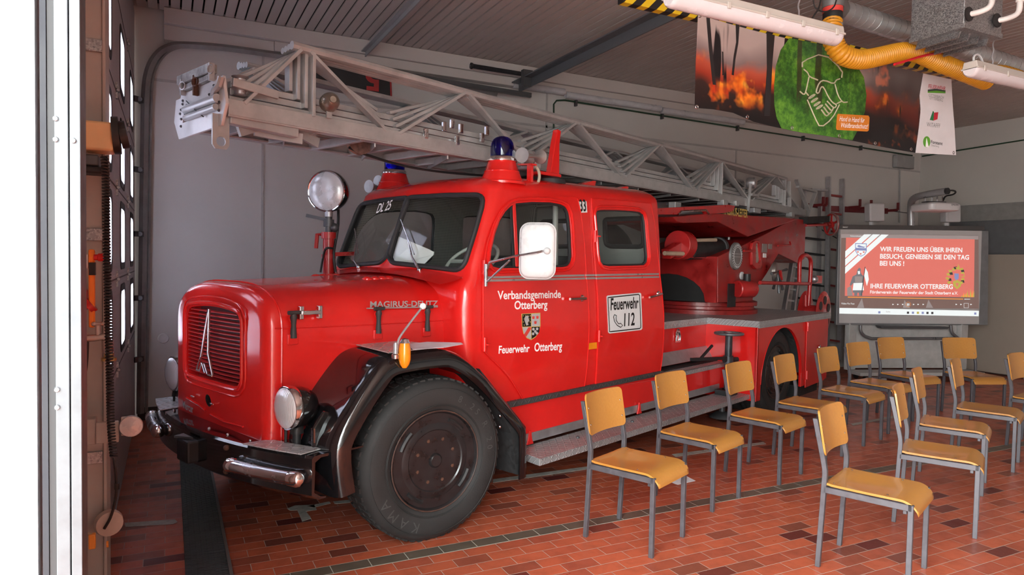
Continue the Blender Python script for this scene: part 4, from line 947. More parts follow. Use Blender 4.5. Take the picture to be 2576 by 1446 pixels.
CH = [  # rear foot nearest the truck side (x, y), heading in degrees, label
    (2.182, 3.334, -66, 'orange wooden chair nearest the truck, first of the row along it, by running board'),
    (3.017, 3.745, -70, 'orange wooden chair along the truck, second from the camera'),
    (3.880, 3.970, -72, 'orange wooden chair along the truck, third from the camera, before the hand wheel'),
    (4.620, 4.174, -71, 'orange wooden chair before the rear wheel of the truck'),
    (5.50, 4.46, -76, 'orange wooden chair standing at the rear corner of the truck'),
    (6.20, 4.68, -83, 'orange wooden chair below the left end of the whiteboard'),
    (7.05, 4.94, -94, 'orange wooden chair below the middle of the whiteboard, facing camera'),
    (7.86, 4.72, -110, 'orange wooden chair below the right end of the whiteboard, widest backrest'),
    (3.112, 2.488, -68, 'large orange wooden chair in the right foreground, nearest to the camera'),
    (4.113, 2.740, -62, 'orange wooden chair right behind the foreground chair, second of inner row'),
    (4.985, 3.185, -64, 'orange wooden chair third of the inner row from the camera'),
    (5.860, 3.430, -68, 'orange wooden chair fourth of the inner row, before rightmost whiteboard chair'),
    (6.911, 3.545, -80, 'orange wooden chair cut off by the right picture edge')]
proto = make_chair()
for i, (x, y, h, lb) in enumerate(CH):
    c = proto if i == 0 else copy_tree(proto)
    a = math.radians(h); lx, ly = -.225, -.192
    c.location = (x-(math.cos(a)*lx-math.sin(a)*ly), y-(math.sin(a)*lx+math.cos(a)*ly), 0); c.rotation_euler = (0, 0, a)
    tag(c, lb, 'chair', 'wooden chairs in the audience rows')

# ================================================================== THE FIRE TRUCK
TRK = empty('fire_truck', F0, TR)
tag(TRK, 'red vintage ladder fire truck with double cab and silver turntable ladder', 'fire truck')
VC = 1.0
def zz(x, xs, ys): return float(np.interp(x, xs, ys))
def wz(z): return zz(z, [.56, .8, 1.1, 1.35, 1.5, 1.8, 2.05, 2.12], [.770, .795, .808, .808, .802, .782, .755, .745])
def u0(z): return zz(z, [.56, 1.3, 1.44, 1.5, 1.57, 2.047, 2.12], [.47, .44, .46, .505, .527, .723, .765])
VS = .12; RC = .11; UR = 2.97
def tilt(u, z): return z+.038*max(0, u-1.2)*max(0, min(1, (z-1.5)/.6))
def sidev(z, d=0.0): return VC-wz(z)-d          # near side skin
def Sd(x, y, d=.012):                            # pixel -> near cab side
    v = .2
    for _ in range(6): p = Tv(x, y, v); v = sidev(min(2.12, max(.56, p.z)), d)
    return p
def uf(v, z):
    s = abs(v-VC); return u0(z)+VS*s
def Sf(x, y, d=0.0):                             # pixel -> windscreen plane
    u = .65
    for _ in range(8): p = Tu(x, y, u); u = uf(p.y, p.z)-d
    return p
def outline(z, ins=0.0, front=0.0, rear=0.0, w=None, rc=RC, uz=None):
    W = (wz(z) if w is None else w)-ins; U = (u0(z) if uz is None else uz)+front; R_ = UR-rear; pts = []
    cs = W-rc
    for i in range(7): s = cs*i/6; pts.append((U+VS*s, s))
    cu = U+VS*cs+rc
    for i in range(1, 9): a = PI/2*i/8; pts.append((cu-rc*math.cos(a), cs+rc*math.sin(a)))
    for i in range(1, 6): pts.append((cu+(R_-.07-cu)*i/5, W))
    for i in range(1, 6): a = PI/2*i/5; pts.append((R_-.07+.07*math.sin(a), W-.07+.07*math.cos(a)))
    for i in range(1, 4): pts.append((R_, (W-.07)*(1-i/3)))
    half = [(u, VC+s) for u, s in pts]; mir = [(u, VC-s) for u, s in pts[1:-1]][::-1]
    return half+mir
def ring(z, **k): return [(u, v, tilt(u, z)) for u, v in outline(z, **k)]
def cabsolid(ins, zlo, roofz, mtl, nm):
    rg = [ring(z, ins=ins, front=ins, rear=ins) for z in [zlo]+[q for q in (.7, .8, .95, 1.1, 1.3, 1.38, 1.44, 1.5, 1.57, 1.7, 1.85, 2.0, 2.08) if q > zlo]]
    for i in range(1, 9):
        a = PI/2*i/8; e = .30*(1-math.cos(a)); z = 2.08+(roofz)*math.sin(a)
        rg.append(ring(2.08, ins=ins+e*.85, front=ins+e*1.3, rear=ins+e*.55, rc=RC+e*.5))
        rg[-1] = [(u, v, tilt(u, z)) for u, v, _ in rg[-1]]
    top = rg[-1]
    for k in (.66, .33, .05):
        rg.append([(1.75+(u-1.75)*k, VC+(v-VC)*k, tilt(1.75+(u-1.75)*k, 2.08+roofz+.012*(1-k*k))) for u, v in outline(2.08, ins=ins+.255, front=ins+.39, rear=ins+.165, rc=RC+.15)])
    return MB().loft(rg).obj(nm, mtl, TRK, smooth=0)
cab = cabsolid(0, .62, .135, RED, 'cab_body')
inner = cabsolid(.03, .68, .105, PERF, 'tmp')
apply_bool(cab, inner)
# ---- window outlines (photo pixels on the near cab side)
z4 = lambda L_: [(1180+x*.3872, 460+y*.3872) for x, y in L_]
FWIN = z4([(133, 510), (140, 440), (165, 330), (195, 245), (230, 190), (265, 155), (300, 137), (400, 128), (520, 130), (590, 143), (625, 160), (642, 195), (650, 250), (657, 350), (662, 480), (655, 515), (635, 537), (600, 543), (400, 546), (190, 550), (150, 540)])
RWIN = z4([(820, 200), (826, 183), (850, 176), (950, 176), (1050, 182), (1105, 190), (1128, 207), (1138, 250), (1148, 380), (1156, 480), (1152, 512), (1135, 530), (1100, 533), (1000, 535), (900, 537), (865, 530), (850, 510), (842, 460), (833, 340)])
z3 = lambda L_: [(760+x*.2795, 320+y*.2795) for x, y in L_]
WS = z3([(790, 1140), (940, 660), (958, 640), (990, 630), (1290, 612), (1580, 608), (1620, 625), (1630, 660), (1622, 720), (1560, 940), (1475, 1215), (1440, 1265), (1390, 1285), (1250, 1268), (1000, 1240), (830, 1222), (800, 1200), (788, 1170)])
fw3 = [Sd(*q, 0) for q in FWIN]; rw3 = [Sd(*q, 0) for q in RWIN]; ws3 = [Sf(*q) for q in WS]
fwuz = [(p.x, p.z) for p in fw3]; rwuz = [(p.x, p.z) for p in rw3]; wsvz = [(p.y, p.z) for p in ws3]
for L_ in (fwuz, rwuz):
    c = MB().prism([(u, -.5, z) for u, z in L_], (0, 3.0, 0)).obj('tmp', RUB, TRK, smooth=0); apply_bool(cab, c)
for m_ in (False, True):
    L_ = [(2*VC-v if m_ else v, z) for v, z in wsvz]
    c = MB().prism([(.2, v, z) for v, z in L_], (.85, 0, 0)).obj('tmp', RUB, TRK, smooth=0); apply_bool(cab, c)
z4b = lambda L_: [(1180+x*.3872, 460+y*.3872) for x, y in L_]
RWP = [Tu(x, y, 2.955) for x, y in z4b([(912, 212), (1100, 205), (1128, 215), (1138, 240), (1142, 390), (1128, 412), (1100, 415), (925, 412), (900, 400), (893, 370), (890, 250), (896, 222)])]
RWV = [(p.y, min(p.z, 2.02)) for p in RWP]
for m_ in (False, True):
    L_ = [(2*VC-v if m_ else v, z) for v, z in RWV]
    c = MB().prism([(2.85, v, z) for v, z in L_], (.3, 0, 0)).obj('tmp', RUB, TRK, smooth=0); apply_bool(cab, c)
    MB().tube(resample([(2.935, v, z) for v, z in L_], 80), .022, 8, True).obj('window_rubber', RUB, cab)
    MB().plate(L_, [], 0, lambda a, b, d: (2.955, a, b)).obj('rear_window', GLASS, cab, smooth=0)
# door shut lines cut as real grooves are replaced by raised door skins below
smooth_it(cab, 32)
def ringtube(pts, r, n=8): return MB().tube(resample(pts, 90), r, n, True)
for m_ in (False, True):
    P = [Vector((uf(v, z)-.004, (2*VC-v if m_ else v), z)) for v, z in wsvz]
    g = MB().tube(resample(P, 100), .017, 8, True); g.obj('windscreen_gasket', RUB, cab)
    wv = MB().plate([((2*VC-v if m_ else v), z) for v, z in wsvz], [], 0, lambda a, b, d: (uf(a, b)+.01+d, a, b)); wv.obj('windscreen', GLASS, cab, smooth=0)
for L_ in (fwuz, rwuz):
    for m_ in (False, True):
        f = (lambda v: 2*VC-v) if m_ else (lambda v: v)
        MB().plate(L_, [], 0, lambda a, b, d: (a, f(sidev(b)+.012+d), b)).obj('side_window', GLASS, cab, smooth=0)
        MB().tube(resample([(a, f(sidev(b)+.008), b) for a, b in L_], 90), .011, 6, True).obj('window_rubber', RUB, cab)
# ---- doors: raised skins following the body side
fdoor = [(1213, 880), (1213, 800), (1213, 720), (1215, 660), (1223, 610), (1238, 565), (1257, 530), (1280, 506), (1305, 497), (1345, 494), (1400, 494.5), (1449, 497), (1459, 540), (1468, 620), (1472, 690), (1476, 740), (1479, 790), (1478, 850), (1474, 920), (1466, 982), (1400, 996), (1340, 1006), (1316, 1010), (1302, 985), (1280, 950), (1255, 922), (1230, 898)]
rdoor = [(1485, 500), (1560, 504), (1634, 511), (1644, 560), (1652, 640), (1657, 690), (1663, 740), (1667, 790), (1667, 840), (1663, 900), (1655, 954), (1600, 962), (1495, 980), (1500, 900), (1503, 830), (1502, 760), (1498, 700), (1492, 620)]
def door_skin(nm, px, hole):
    P = [Sd(*q, 0) for q in px]; L_ = [(p.x, p.z) for p in P]
    d = MB().plate(L_, [hole[::-1]], .012, lambda a, b, c: (a, sidev(b)-c, b), cuts=[(1, z) for z in (.7, .8, .95, 1.1, 1.35, 1.5, 1.6, 1.7, 1.8, 1.9, 2.0)])
    return d.obj(nm, RED, TRK, smooth=25, bevel=.004), L_
def grow(L_, d):
    c = Vector((sum(p[0] for p in L_)/len(L_), sum(p[1] for p in L_)/len(L_))); out = []
    n = len(L_)
    for i in range(n):
        a = Vector(L_[i-1]); b = Vector(L_[(i+1) % n]); t = (b-a).normalized(); nrm = Vector((t.y, -t.x))
        if nrm.dot(Vector(L_[i])-c) < 0: nrm = -nrm
        out.append((L_[i][0]+nrm.x*d, L_[i][1]+nrm.y*d))
    return out
fd, fdo = door_skin('front_door', fdoor, grow(fwuz, .004)); rd, rdo = door_skin('rear_door', rdoor, grow(rwuz, .004))
for par, L_, w_ in ((fd, fdo, fwuz), (rd, rdo, rwuz)):
    MB().tube(resample([(a, sidev(b)-.010, b) for a, b in L_], 160), .0065, 6, True).obj('door_edge', RED, par)
    MB().tube(resample([(a, sidev(b)-.013, b) for a, b in grow(w_, .028)], 90), .012, 8, True).obj('window_bead', RED, par)
# quarter-light divider, its rubber and the far side doors' look is the same cab skin
dv = [Sd(1293, 512, 0), Sd(1301, 671, 0)]
MB().bar((dv[0].x, sidev(dv[0].z)+.004, dv[0].z), (dv[1].x, sidev(dv[1].z)+.004, dv[1].z), .03, .016, (0, 1, 0)).obj('window_divider', RED, fd, bevel=.003)
MB().bar((dv[0].x-.03, sidev(dv[0].z)+.002, dv[0].z), (dv[1].x-.03, sidev(dv[1].z)+.002, dv[1].z), .014, .012, (0, 1, 0)).obj('quarter_light_frame', RUB, fd)
def onside(a, d=.013): p = Sd(*a, d); return Vector((p.x, sidev(p.z, d), p.z))
def strip(nm, par, a, b, r, mt): MB().tube([onside(a), onside(((a[0]+b[0])/2, (a[1]+b[1])/2)), onside(b)], r, 6).obj(nm, mt, par)
for par, a, b in ((fd, (1221, 698), (1469, 692.5)), (fd, (1219, 706), (1470, 700)), (cab, (1473, 692.3), (1495, 692)), (cab, (1474, 700), (1496, 699.5)), (rd, (1499, 692), (1656, 689)), (rd, (1500, 700), (1657, 696.5))):
    strip('trim_strip', par, a, b, .0085, TRIM)
for par, a in ((fd, (1218, 672)), (fd, (1219, 866)), (rd, (1497, 594)), (rd, (1507, 845))):
    p = onside(a, .018); MB().cyl(p-Vector((0, 0, .045)), p+Vector((0, 0, .045)), .014, 10).bar(p+Vector((.0, .006, 0)), p+Vector((.03, .006, 0)), .08, .01, (0, 0, 1)).obj('hinge', RED, par)
for par, a, b, c in ((fd, (1465, 750), (1434, 752), (1468, 753)), (rd, (1656, 739), (1634, 748), (1666, 740))):
    p = onside(a, .016); q0_ = onside(b, .045); q1_ = onside(c, .045)
    h = MB().lathe([(0, .012), (.02, .010), (.026, 0)], p, (0, -1, 0), 16).tube([q0_, p-Vector((0, .03, 0)), q1_], [.010, .013, .009], 8).cyl(p, p-Vector((0, .03, 0)), .012)
    h.obj('door_handle', CHR, par)
# lettering and signs on the doors
def dtext(s, a, b, mt, par, off=.0, hs=1.0, d=.0150, shear=0.0, nm='lettering'):
    A, B = Sd(*a, d), Sd(*b, d); k = (B.x-A.x)/text_mesh(s, off, shear)[2]; sl = (B.z-A.z)/(B.x-A.x)
    return MB().text(s, lambda x_, y_: (A.x+x_*k, sidev(A.z+y_*k*hs+x_*k*sl, d), A.z+y_*k*hs+x_*k*sl), off, shear).obj(nm, mt, par, smooth=0)
def dpoly(L_, mt, par, d, nm, th=.0006, bevel=0):
    P = [Sd(*q, d) for q in L_]; return MB().plate([(p.x, p.z) for p in P], [], th, lambda a, b, c: (a, sidev(b, d+c), b), cuts=[(1, z) for z in (1.1, 1.2, 1.35, 1.5)]).obj(nm, mt, par, smooth=0, bevel=bevel)
dtext('Verbandsgemeinde', (1251.6, 752.5), (1411, 748.5), LETW, fd, .022, .90); dtext('Otterberg', (1294, 777.5), (1377, 775), LETW, fd, .022, .95); dtext('Feuerwehr', (1254.3, 889), (1332, 884.5), LETW, fd, .022, 1.02); dtext('Otterberg', (1344, 883.5), (1413.5, 879.5), LETW, fd, .022, 1.12)
cr = lambda L_: [(1180+x*.3872, 460+y*.3872) for x, y in L_]
dpoly(cr([(340, 850), (463, 843), (464, 925), (452, 975), (430, 1003), (403, 1021), (374, 1008), (352, 978), (343, 930)]), GOLD, fd, .0145, 'coat_of_arms')
CRK, CRS = LETB, mat('crest_silver', (.42, .42, .43), .4)
CRR = mat('crest_red', (.62, .05, .04), .4)
dpoly(cr([(346, 854), (402, 851), (402, 932), (346, 934)]), CRK, fd, .0155, 'crest_field'); dpoly(cr([(406, 851), (459, 848), (459, 930), (406, 932)]), CRS, fd, .0155, 'crest_field')
dpoly(cr([(347, 938), (402, 936), (402, 1015), (376, 1003), (356, 975)]), CRS, fd, .0155, 'crest_field'); dpoly(cr([(406, 936), (459, 934), (456, 968), (430, 998), (406, 1013)]), CRK, fd, .0155, 'crest_field')
dpoly(cr([(357, 985), (385, 938), (402, 937), (402, 950), (370, 1000)]), CRR, fd, .0162, 'crest_bend')
for i in range(14):
    x_, y_ = 350+(i % 4)*15+(i//4 % 2)*6, 860+(i//4)*20
    dpoly(cr([(x_, y_), (x_+5, y_), (x_+5, y_+6), (x_, y_+6)]), GOLD, fd, .0162, 'crest_dot')
dpoly(cr([(362, 872), (372, 862), (388, 866), (384, 880), (392, 896), (380, 905), (386, 922), (372, 926), (366, 908), (360, 892)]), CRS, fd, .0168, 'crest_lion')
for x_, y_ in ((418, 872), (444, 870), (431, 904)): dpoly(cr([(x_-9, y_-8), (x_-4, y_-2), (x_, y_-10), (x_+4, y_-2), (x_+9, y_-8), (x_+6, y_+12), (x_-6, y_+12)]), CRR, fd, .0165, 'crest_charge')
for x_, y_ in ((418, 950), (442, 948), (430, 965), (416, 980), (440, 976)): dpoly(cr([(x_+8*math.cos(a), y_+9*math.sin(a)) for a in [2*PI*i/12 for i in range(12)]]), CRS, fd, .0165, 'crest_disc')
sg1 = dpoly(cr([(893, 738), (900, 731), (1108, 713), (1116, 719), (1124, 946), (1116, 955), (912, 978), (903, 970)]), SIGNW, rd, .0145, 'door_sign', .003)
fr = [Sd(*q, .0185) for q in cr([(901, 745), (1107, 723), (1115, 945), (912, 967)])]
MB().tube([(p.x, sidev(p.z, .0185), p.z) for p in resample([(p.x, 0, p.z) for p in fr], 60)], .0045, 4, True).obj('sign_border', LETB, sg1)
dtext('Feuerwehr', (1536, 779.5), (1606, 774.3), LETB, sg1, .025, 1.42, .0185); dtext('112', (1570, 820), (1596.5, 817), LETB, sg1, .02, 1.22, .0185)
ph = [Sd(*q, .0188) for q in cr([(945, 855), (938, 870), (945, 900), (962, 925), (985, 938), (998, 925), (985, 912), (972, 916), (956, 893), (955, 875), (957, 862)])]
MB().tube([(p.x, sidev(p.z, .0188), p.z) for p in ph], .0035, 4, True).obj('telephone_symbol', LETB, sg1)
n33 = dpoly(cr([(713, 120), (762, 118), (768, 192), (719, 194)]), SIGNW, cab, .004, 'number_plate', .001)
dtext('33', (1459.5, 531), (1475, 530.5), LETB, n33, .02, 1.42, .0065)
dpoly(cr([(772, 1040), (826, 1034), (827, 1076), (773, 1082)]), ORANGE, cab, .002, 'side_reflector', .008, .002)
# "DL 25" on the far windscreen
A_1, B_1 = Sf(947, 536, .004), Sf(983, 526, .004); k_ = (B_1-A_1).length/text_mesh('DL 25', .01, .2)[2]; dr_ = (B_1-A_1).normalized()
MB().text('DL 25', lambda a, b: A_1+dr_*(a*k_)*1+Vector((-.004, 0, 0))+Vector((.4*b*k_*1.1*.9, 0, b*k_*1.3)), .01, .2).obj('windscreen_lettering', LETW, cab, smooth=0)
# ---- interior
it = MB().box(.80, .24, .70, 1.15, 1.76, .92).box(1.45, .24, .70, 1.95, 1.76, .95)
for v in (.28, 1.05): it.box(1.50, v, .95, 1.95, v+.66, 1.08)
it.obj('bench_base', SEAT, cab, smooth=0, bevel=.02)
for a, b in ((.30, .88), (1.08, 1.70)):
    MB().prism([(1.92, a, 1.05), (2.04, a, 1.05), (2.10, a, 1.66), (2.02, a, 1.66)], (0, b-a, 0)).obj('seat_back', SEAT, cab, smooth=0, bevel=.03)
MB().prism([(2.62, .3, .95), (2.77, .3, .95), (2.84, .3, 1.42), (2.77, .3, 1.42)], (0, 1.4, 0)).obj('seat_back', SEAT, cab, smooth=0, bevel=.03)
MB().prism([(.66, .24, 1.30), (.86, .24, 1.30), (.84, .24, 1.44), (.72, .24, 1.49), (.66, .24, 1.49)], (0, 1.52, 0)).obj('dashboard', mat('dash_grey', (.06, .06, .06), .5), cab, smooth=0, bevel=.02)
for u in (1.62,):
    MB().cyl((u, .33, .9), (u, .36, 2.1), .022, 10).obj('grab_pole', mat('pole_grey', (.30, .31, .30), .4), cab)
# perforated grey lining on the far side and rear, around the windows
fl_out = [(1.30, 1.50), (2.90, 1.50), (2.90, 2.08), (1.1, 2.06)]
swc = Tv(1160, 640, .62); st = Vector((.98, .60, 1.60)); ax_ = Vector((-.62, -.05, .78)).normalized()
sw = MB().torus(st, ax_, .205, .0125, 48, 10); sw.obj('steering_wheel', CREAM, cab)
a_, b_ = basis(ax_)
MB().bar(st+a_*.2, st-a_*.2, .026, .014, ax_).bar(st, st-b_*.2, .022, .014, ax_).lathe([(0, .02), (.03, .016), (.04, 0), (.03, -.02)], st, ax_, 16).cyl(st, st-ax_*.45, .022).obj('steering_column', CREAM, cab)
wsx = [Sf(*q, -.10) for q in ((985, 661), (1003, 595), (1040, 611), (1078, 627), (1091, 634), (1090, 641), (1068, 663), (1030, 661))]
MB().prism(wsx, (.006, 0, .001)).obj('white_panel', mat('bright_white', (.95, .95, .95), .5, var=.01), cab, smooth=0)  # thin white panel leaning just behind the windscreen
# ---- wipers
for a, b, c, d in (((1055, 679), (1036, 646), (1008, 552), (1042, 640)), ((902, 672), (890, 655), (892, 575), (902, 640))):
    P, Q, E1, E2 = Sf(*a, .02), Sf(*b, .035), Sf(*c, .03), Sf(*d, .03)
    w1 = MB().tube([P, Q, E1.lerp(E2, .45)], [.010, .006, .004], 8).tube([E1, E1.lerp(E2, .5), E2], .004, 6).sphere(P, .016, 8)
    w1.obj('wiper', ALU, cab)
# ---- mirror
nn = Vector((-.80, -.55, .0)).normalized(); ta = Vector((nn.y, -nn.x, 0)); tb = Vector((0, 0, 1))
if ta.x < 0: ta = -ta
m0 = Tv(1222, 700, .13); mc = Tv(1353, 631, -.22)
mb = MB().tube([m0+Vector((0, 0, .03)), m0+Vector((-.0, -.03, .10)), Tv(1290, 645, -.10), mc+nn*.06+Vector((-.02, -.02, -.01)), mc+nn*.05+ta*.04], .0075, 8).tube([m0+Vector((0, 0, -.03)), Tv(1283, 654, -.05)], .007, 8).cyl(m0-Vector((0, 0, .05)), m0+Vector((0, 0, .09)), .012)
mir = mb.obj('mirror_arm', ALU, fd)
mo = rrect(-.105, -.165, .105, .165, .055, 6)
pl = lambda a, b, c: mc+ta*a+tb*b+nn*c
MB().loft([[pl(a*s_, b*s_, z_) for a, b in mo] for s_, z_ in ((.93, .0), (1, .006), (1, .022), (.9, .038), (.6, .048), (.1, .05))]).obj('mirror_shell', mat('mirror_white', (.60, .61, .62), .3), mir, smooth=50)
MB().tube([pl(a*1.0, b*1.0, .01) for a, b in mo], .008, 6, True).obj('mirror_rim', LGREY, mir)
MB().sphere(pl(.06, 0, .05), .022, 8).obj('mirror_joint', LGREY, mir)

# ---- bonnet: lofted shell with rounded nose
def hood_sec(u, e=0.0, zb=.595):
    f = min(1, max(0, (u+.62)/1.25)); hw = .592+.035*f-e; zt = 1.458+.050*f-e; zs = 1.20+.02*f
    zb2 = zz(u, [-.7, -.45, -.3, .7], [zb, zb+.02, .9, .95])+e*.6; pts = []
    pts.append((VC-hw, zb2))
    for i in range(1, 6): pts.append((VC-hw, zb2+(zs-zb2)*i/5))
    R_ = zt-zs
    for i in range(1, 17):
        a = PI/2*i/16; ex = .62
        s_ = math.cos(a)**ex; zc = math.sin(a)**.80
        pts.append((VC-hw*(s_), zs+R_*zc))
    mir_ = [(2*VC-v, z) for v, z in pts[:-1]][::-1]
    return [(u, v, z) for v, z in pts+mir_]
rg = []
for i in range(7):
    a = PI/2*i/6; rg.append(hood_sec(-.60-.075*math.cos(a), .075*(1-math.sin(a))))
for u in (-.5, -.4, -.3, -.15, .05, .25, .45, .56): rg.append(hood_sec(u))
nose = rg[0]; cz = 1.03; front = []
for k in (.92, .75, .5, .25, .04):
    front.append([(-.675-.040*(1-k*k), VC+(v-VC)*k, cz+(z-cz)*k) for u, v, z in nose])
hood = MB().loft(front[::-1]+rg).obj('bonnet', RED, TRK, smooth=0)
def nf(v, z): s = max(abs(v-VC)/.52, abs(z-1.03)/.43); return -.675-.040*(1-min(1, s)**2)
GR = [(VC+(a-VC)*1, b) for a, b in rrect(.655, .895, 1.345, 1.285, .045, 5)]
GR = [(v, z+(.028*(1-((v-VC)/.35)**2) if z > 1.1 else 0)) for v, z in [p for p in resample([(a, b, 0) for a, b in GR], 70)] for v, z in [(v, z)]] if False else [(p[0], p[1]+(.030*(1-((p[0]-VC)/.35)**2) if p[1] > 1.1 else 0)) for p in resample([(a, b, 0) for a, b in GR], 70)]
ct = MB().prism([(-.9, v, z) for v, z in GR], (.29, 0, 0)).obj('tmp', RED, TRK, smooth=0); apply_bool(hood, ct)
crank = MB().cyl((-.9, 1.045, .765), (-.6, 1.045, .765), .036, 20).obj('tmp', BLKM, TRK); apply_bool(hood, crank)
smooth_it(hood, 38)
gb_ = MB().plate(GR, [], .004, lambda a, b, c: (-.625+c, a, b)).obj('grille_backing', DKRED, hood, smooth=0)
for i in range(17):
    z = .918+i*.0228; hwid = .345 if z < 1.27 else .345*math.sqrt(max(0, 1-(z-1.27)/.05))
    sl2 = [(nf(VC-hwid+2*hwid*j/14, z)+.010, VC-hwid+2*hwid*j/14, z) for j in range(15)]
    m2 = MB(); n_ = len(sl2)
    m2.add([(u, v, z+.0022) for u, v, z in sl2]+[(u+.022, v, z+.006) for u, v, z in sl2]+[(u+.022, v, z+.003) for u, v, z in sl2]+[(u, v, z-.0022) for u, v, z in sl2], [(k*n_+j, k*n_+j+1, ((k+1) % 4)*n_+j+1, ((k+1) % 4)*n_+j) for k in range(4) for j in range(n_-1)])
    m2.obj('grille_slat', GRED, hood, smooth=30)
for gr_, r_t in ((.02, .010), (.055, .006)):
    L_ = grow(GR, gr_); MB().tube([(nf(v, z)-.001, v, z) for v, z in L_], r_t, 8, True).obj('grille_surround', RED, hood)
# emblem: slender spire with an M at its foot
def np_(v, z, d=.030): return Vector((nf(v, z)-d, v, z))
Em = lambda x, y: (lambda p: np_(p.y, p.z))(Tu(x, y, -.725))
eb = MB()
for a, b, w_ in (((527, 777), (515, 895), .013), ((515, 895), (503, 929), .009), ((528, 777), (532, 895), .013), ((532, 885), (543, 944), .013), ((503, 929), (512, 932), .010), ((512, 932), (517, 912), .012), ((517, 912), (524, 938), .014), ((523, 914), (530, 940), .014), ((531, 941), (543, 945), .010)):
    eb.bar(Em(*a), Em(*b), w_, .012, (1, 0, 0))
eb.obj('grille_emblem', mat('satin_chrome', (.72, .72, .74), .22, .9), hood, smooth=0, bevel=.002)
for x_, y_ in ((489, 996), (537, 1015)):
    p = Tu(x_, y_, -.70); p.x = nf(p.y, p.z)-.012; MB().cyl(p-Vector((0, .02, 0)), p+Vector((0, .02, 0)), .004, 8).sphere(p, .006, 6).obj('wing_screw', ALU, hood)
em_ = [(470, 1010), (505, 1025), (512, 1033)]
for L_ in ([(468, 1000), (500, 1020), (512, 1032)], [(525, 1042), (560, 1062), (606, 1074)]):
    MB().tube([(lambda p: np_(p.y, p.z, .0))(Tu(x, y, -.70)) for x, y in L_], .006, 6).obj('panel_bead', RED, hood)
A_2, B_2 = Tu(465, 1025, -.69), Tu(491, 1039, -.69); k_ = (B_2-A_2).length/text_mesh('Mercur', .01, .35)[2]; d2 = (B_2-A_2).normalized()
MB().text('Mercur', lambda a, b: (lambda q: np_(q.y, q.z, .014))(A_2+d2*(a*k_)+Vector((0, 0, b*k_*1.5))), .02, .35).obj('model_lettering', TRIM, hood, smooth=0)
def Sh(x, y, d=0.0):
    v = .39
    for _ in range(4): p = Tv(x, y, v); f = min(1, max(0, (p.x+.62)/1.25)); v = VC-(.592+.035*f)-d
    return p
MB().tube([Sh(x, y, .001) for x, y in ((693, 826), (800, 822), (900, 818), (1010, 812), (1128, 804))], .005, 6).obj('bonnet_seam', RED, hood)
sm_ = [q for q in hood_sec(-.585)][:40]
MB().tube([(u, VC+(v-VC)*1.003, VC*0+z*1.001) for u, v, z in hood_sec(-.59)], .0055, 6).obj('nose_seam', RED, hood)
A_3, B_3 = Sh(930, 772.5, .006), Sh(1101, 769.5, .006)
k_ = (B_3.x-A_3.x)/text_mesh('MAGIRUS-DEUTZ', .02)[2]
MB().text('MAGIRUS-DEUTZ', lambda a, b: (A_3.x+a*k_, A_3.y+(B_3.y-A_3.y)*a/9-.004, A_3.z+b*k_*.74+(B_3.z-A_3.z)*a*k_/(B_3.x-A_3.x)), .02).tube([A_3+Vector((-.02, 0, -.006)), B_3+Vector((.0, 0, -.006))], .004, 6).obj('brand_lettering', TRIM, hood, smooth=0)
for x_, y0_, y1_ in ((739, 786, 850), (953, 776, 838), (1076, 772, 832)):
    t_, b_2 = Sh(x_, y0_, .02), Sh(x_-1, y1_, .015)
    l_ = MB().cyl(t_-Vector((.035, .006, 0)), t_+Vector((.035, -.006, 0)), .011, 10).tube([t_, t_.lerp(b_2, .2), t_.lerp(b_2, .28), t_.lerp(b_2, .5), b_2], [.012, .02, .016, .013, .019], 10)
    lo = l_.obj('bonnet_latch', mat('latch_rubber', (.035, .035, .036), .6), hood)
    MB().box(b_2.x-.03, b_2.y+.0, b_2.z-.035, b_2.x+.03, b_2.y+.016, b_2.z+.02).obj('latch_bracket', RED, lo, bevel=.003); MB().torus(t_.lerp(b_2, .22)+Vector((0, .008, 0)), (0, 1, 0), .022, .003, 16, 5).obj('latch_ring', RED, lo)
ha, hb = Sh(760, 787, .03), Sh(807, 785, .03)
MB().bar(ha, hb, .022, .012, (0, 1, 0)).box(ha.x-.012, ha.y, ha.z-.035, ha.x+.012, ha.y+.03, ha.z+.035).box(hb.x-.012, hb.y, hb.z-.035, hb.x+.012, hb.y+.03, hb.z+.035).obj('bonnet_handle', ALU, hood, bevel=.003)
for vv in (1.0-.30, 1.0+.30):
    for i in range(4):
        MB().lathe([(0, .016), (.02, .013), (.035, .002), (.037, -.01)], (.16+.055*i, vv+.05*(1 if vv > 1 else -1)*0, 1.478+.001*i), (0, 0, 1), 12).obj('cowl_louvre', RED, hood)
MB().loft([[(.42, VC-.70+1.4*i/20, 1.455+.06*math.sin(PI*i/20)+o) for i in range(21)] for o in (0,)]+[[(.50, VC-.74+1.48*i/20, 1.475+.06*math.sin(PI*i/20)) for i in range(21)]]+[[(.56, VC-.76+1.52*i/20, 1.50+.06*math.sin(PI*i/20)) for i in range(21)]], cap0=False, cap1=False, closed=False).obj('cowl_panel', RED, cab)

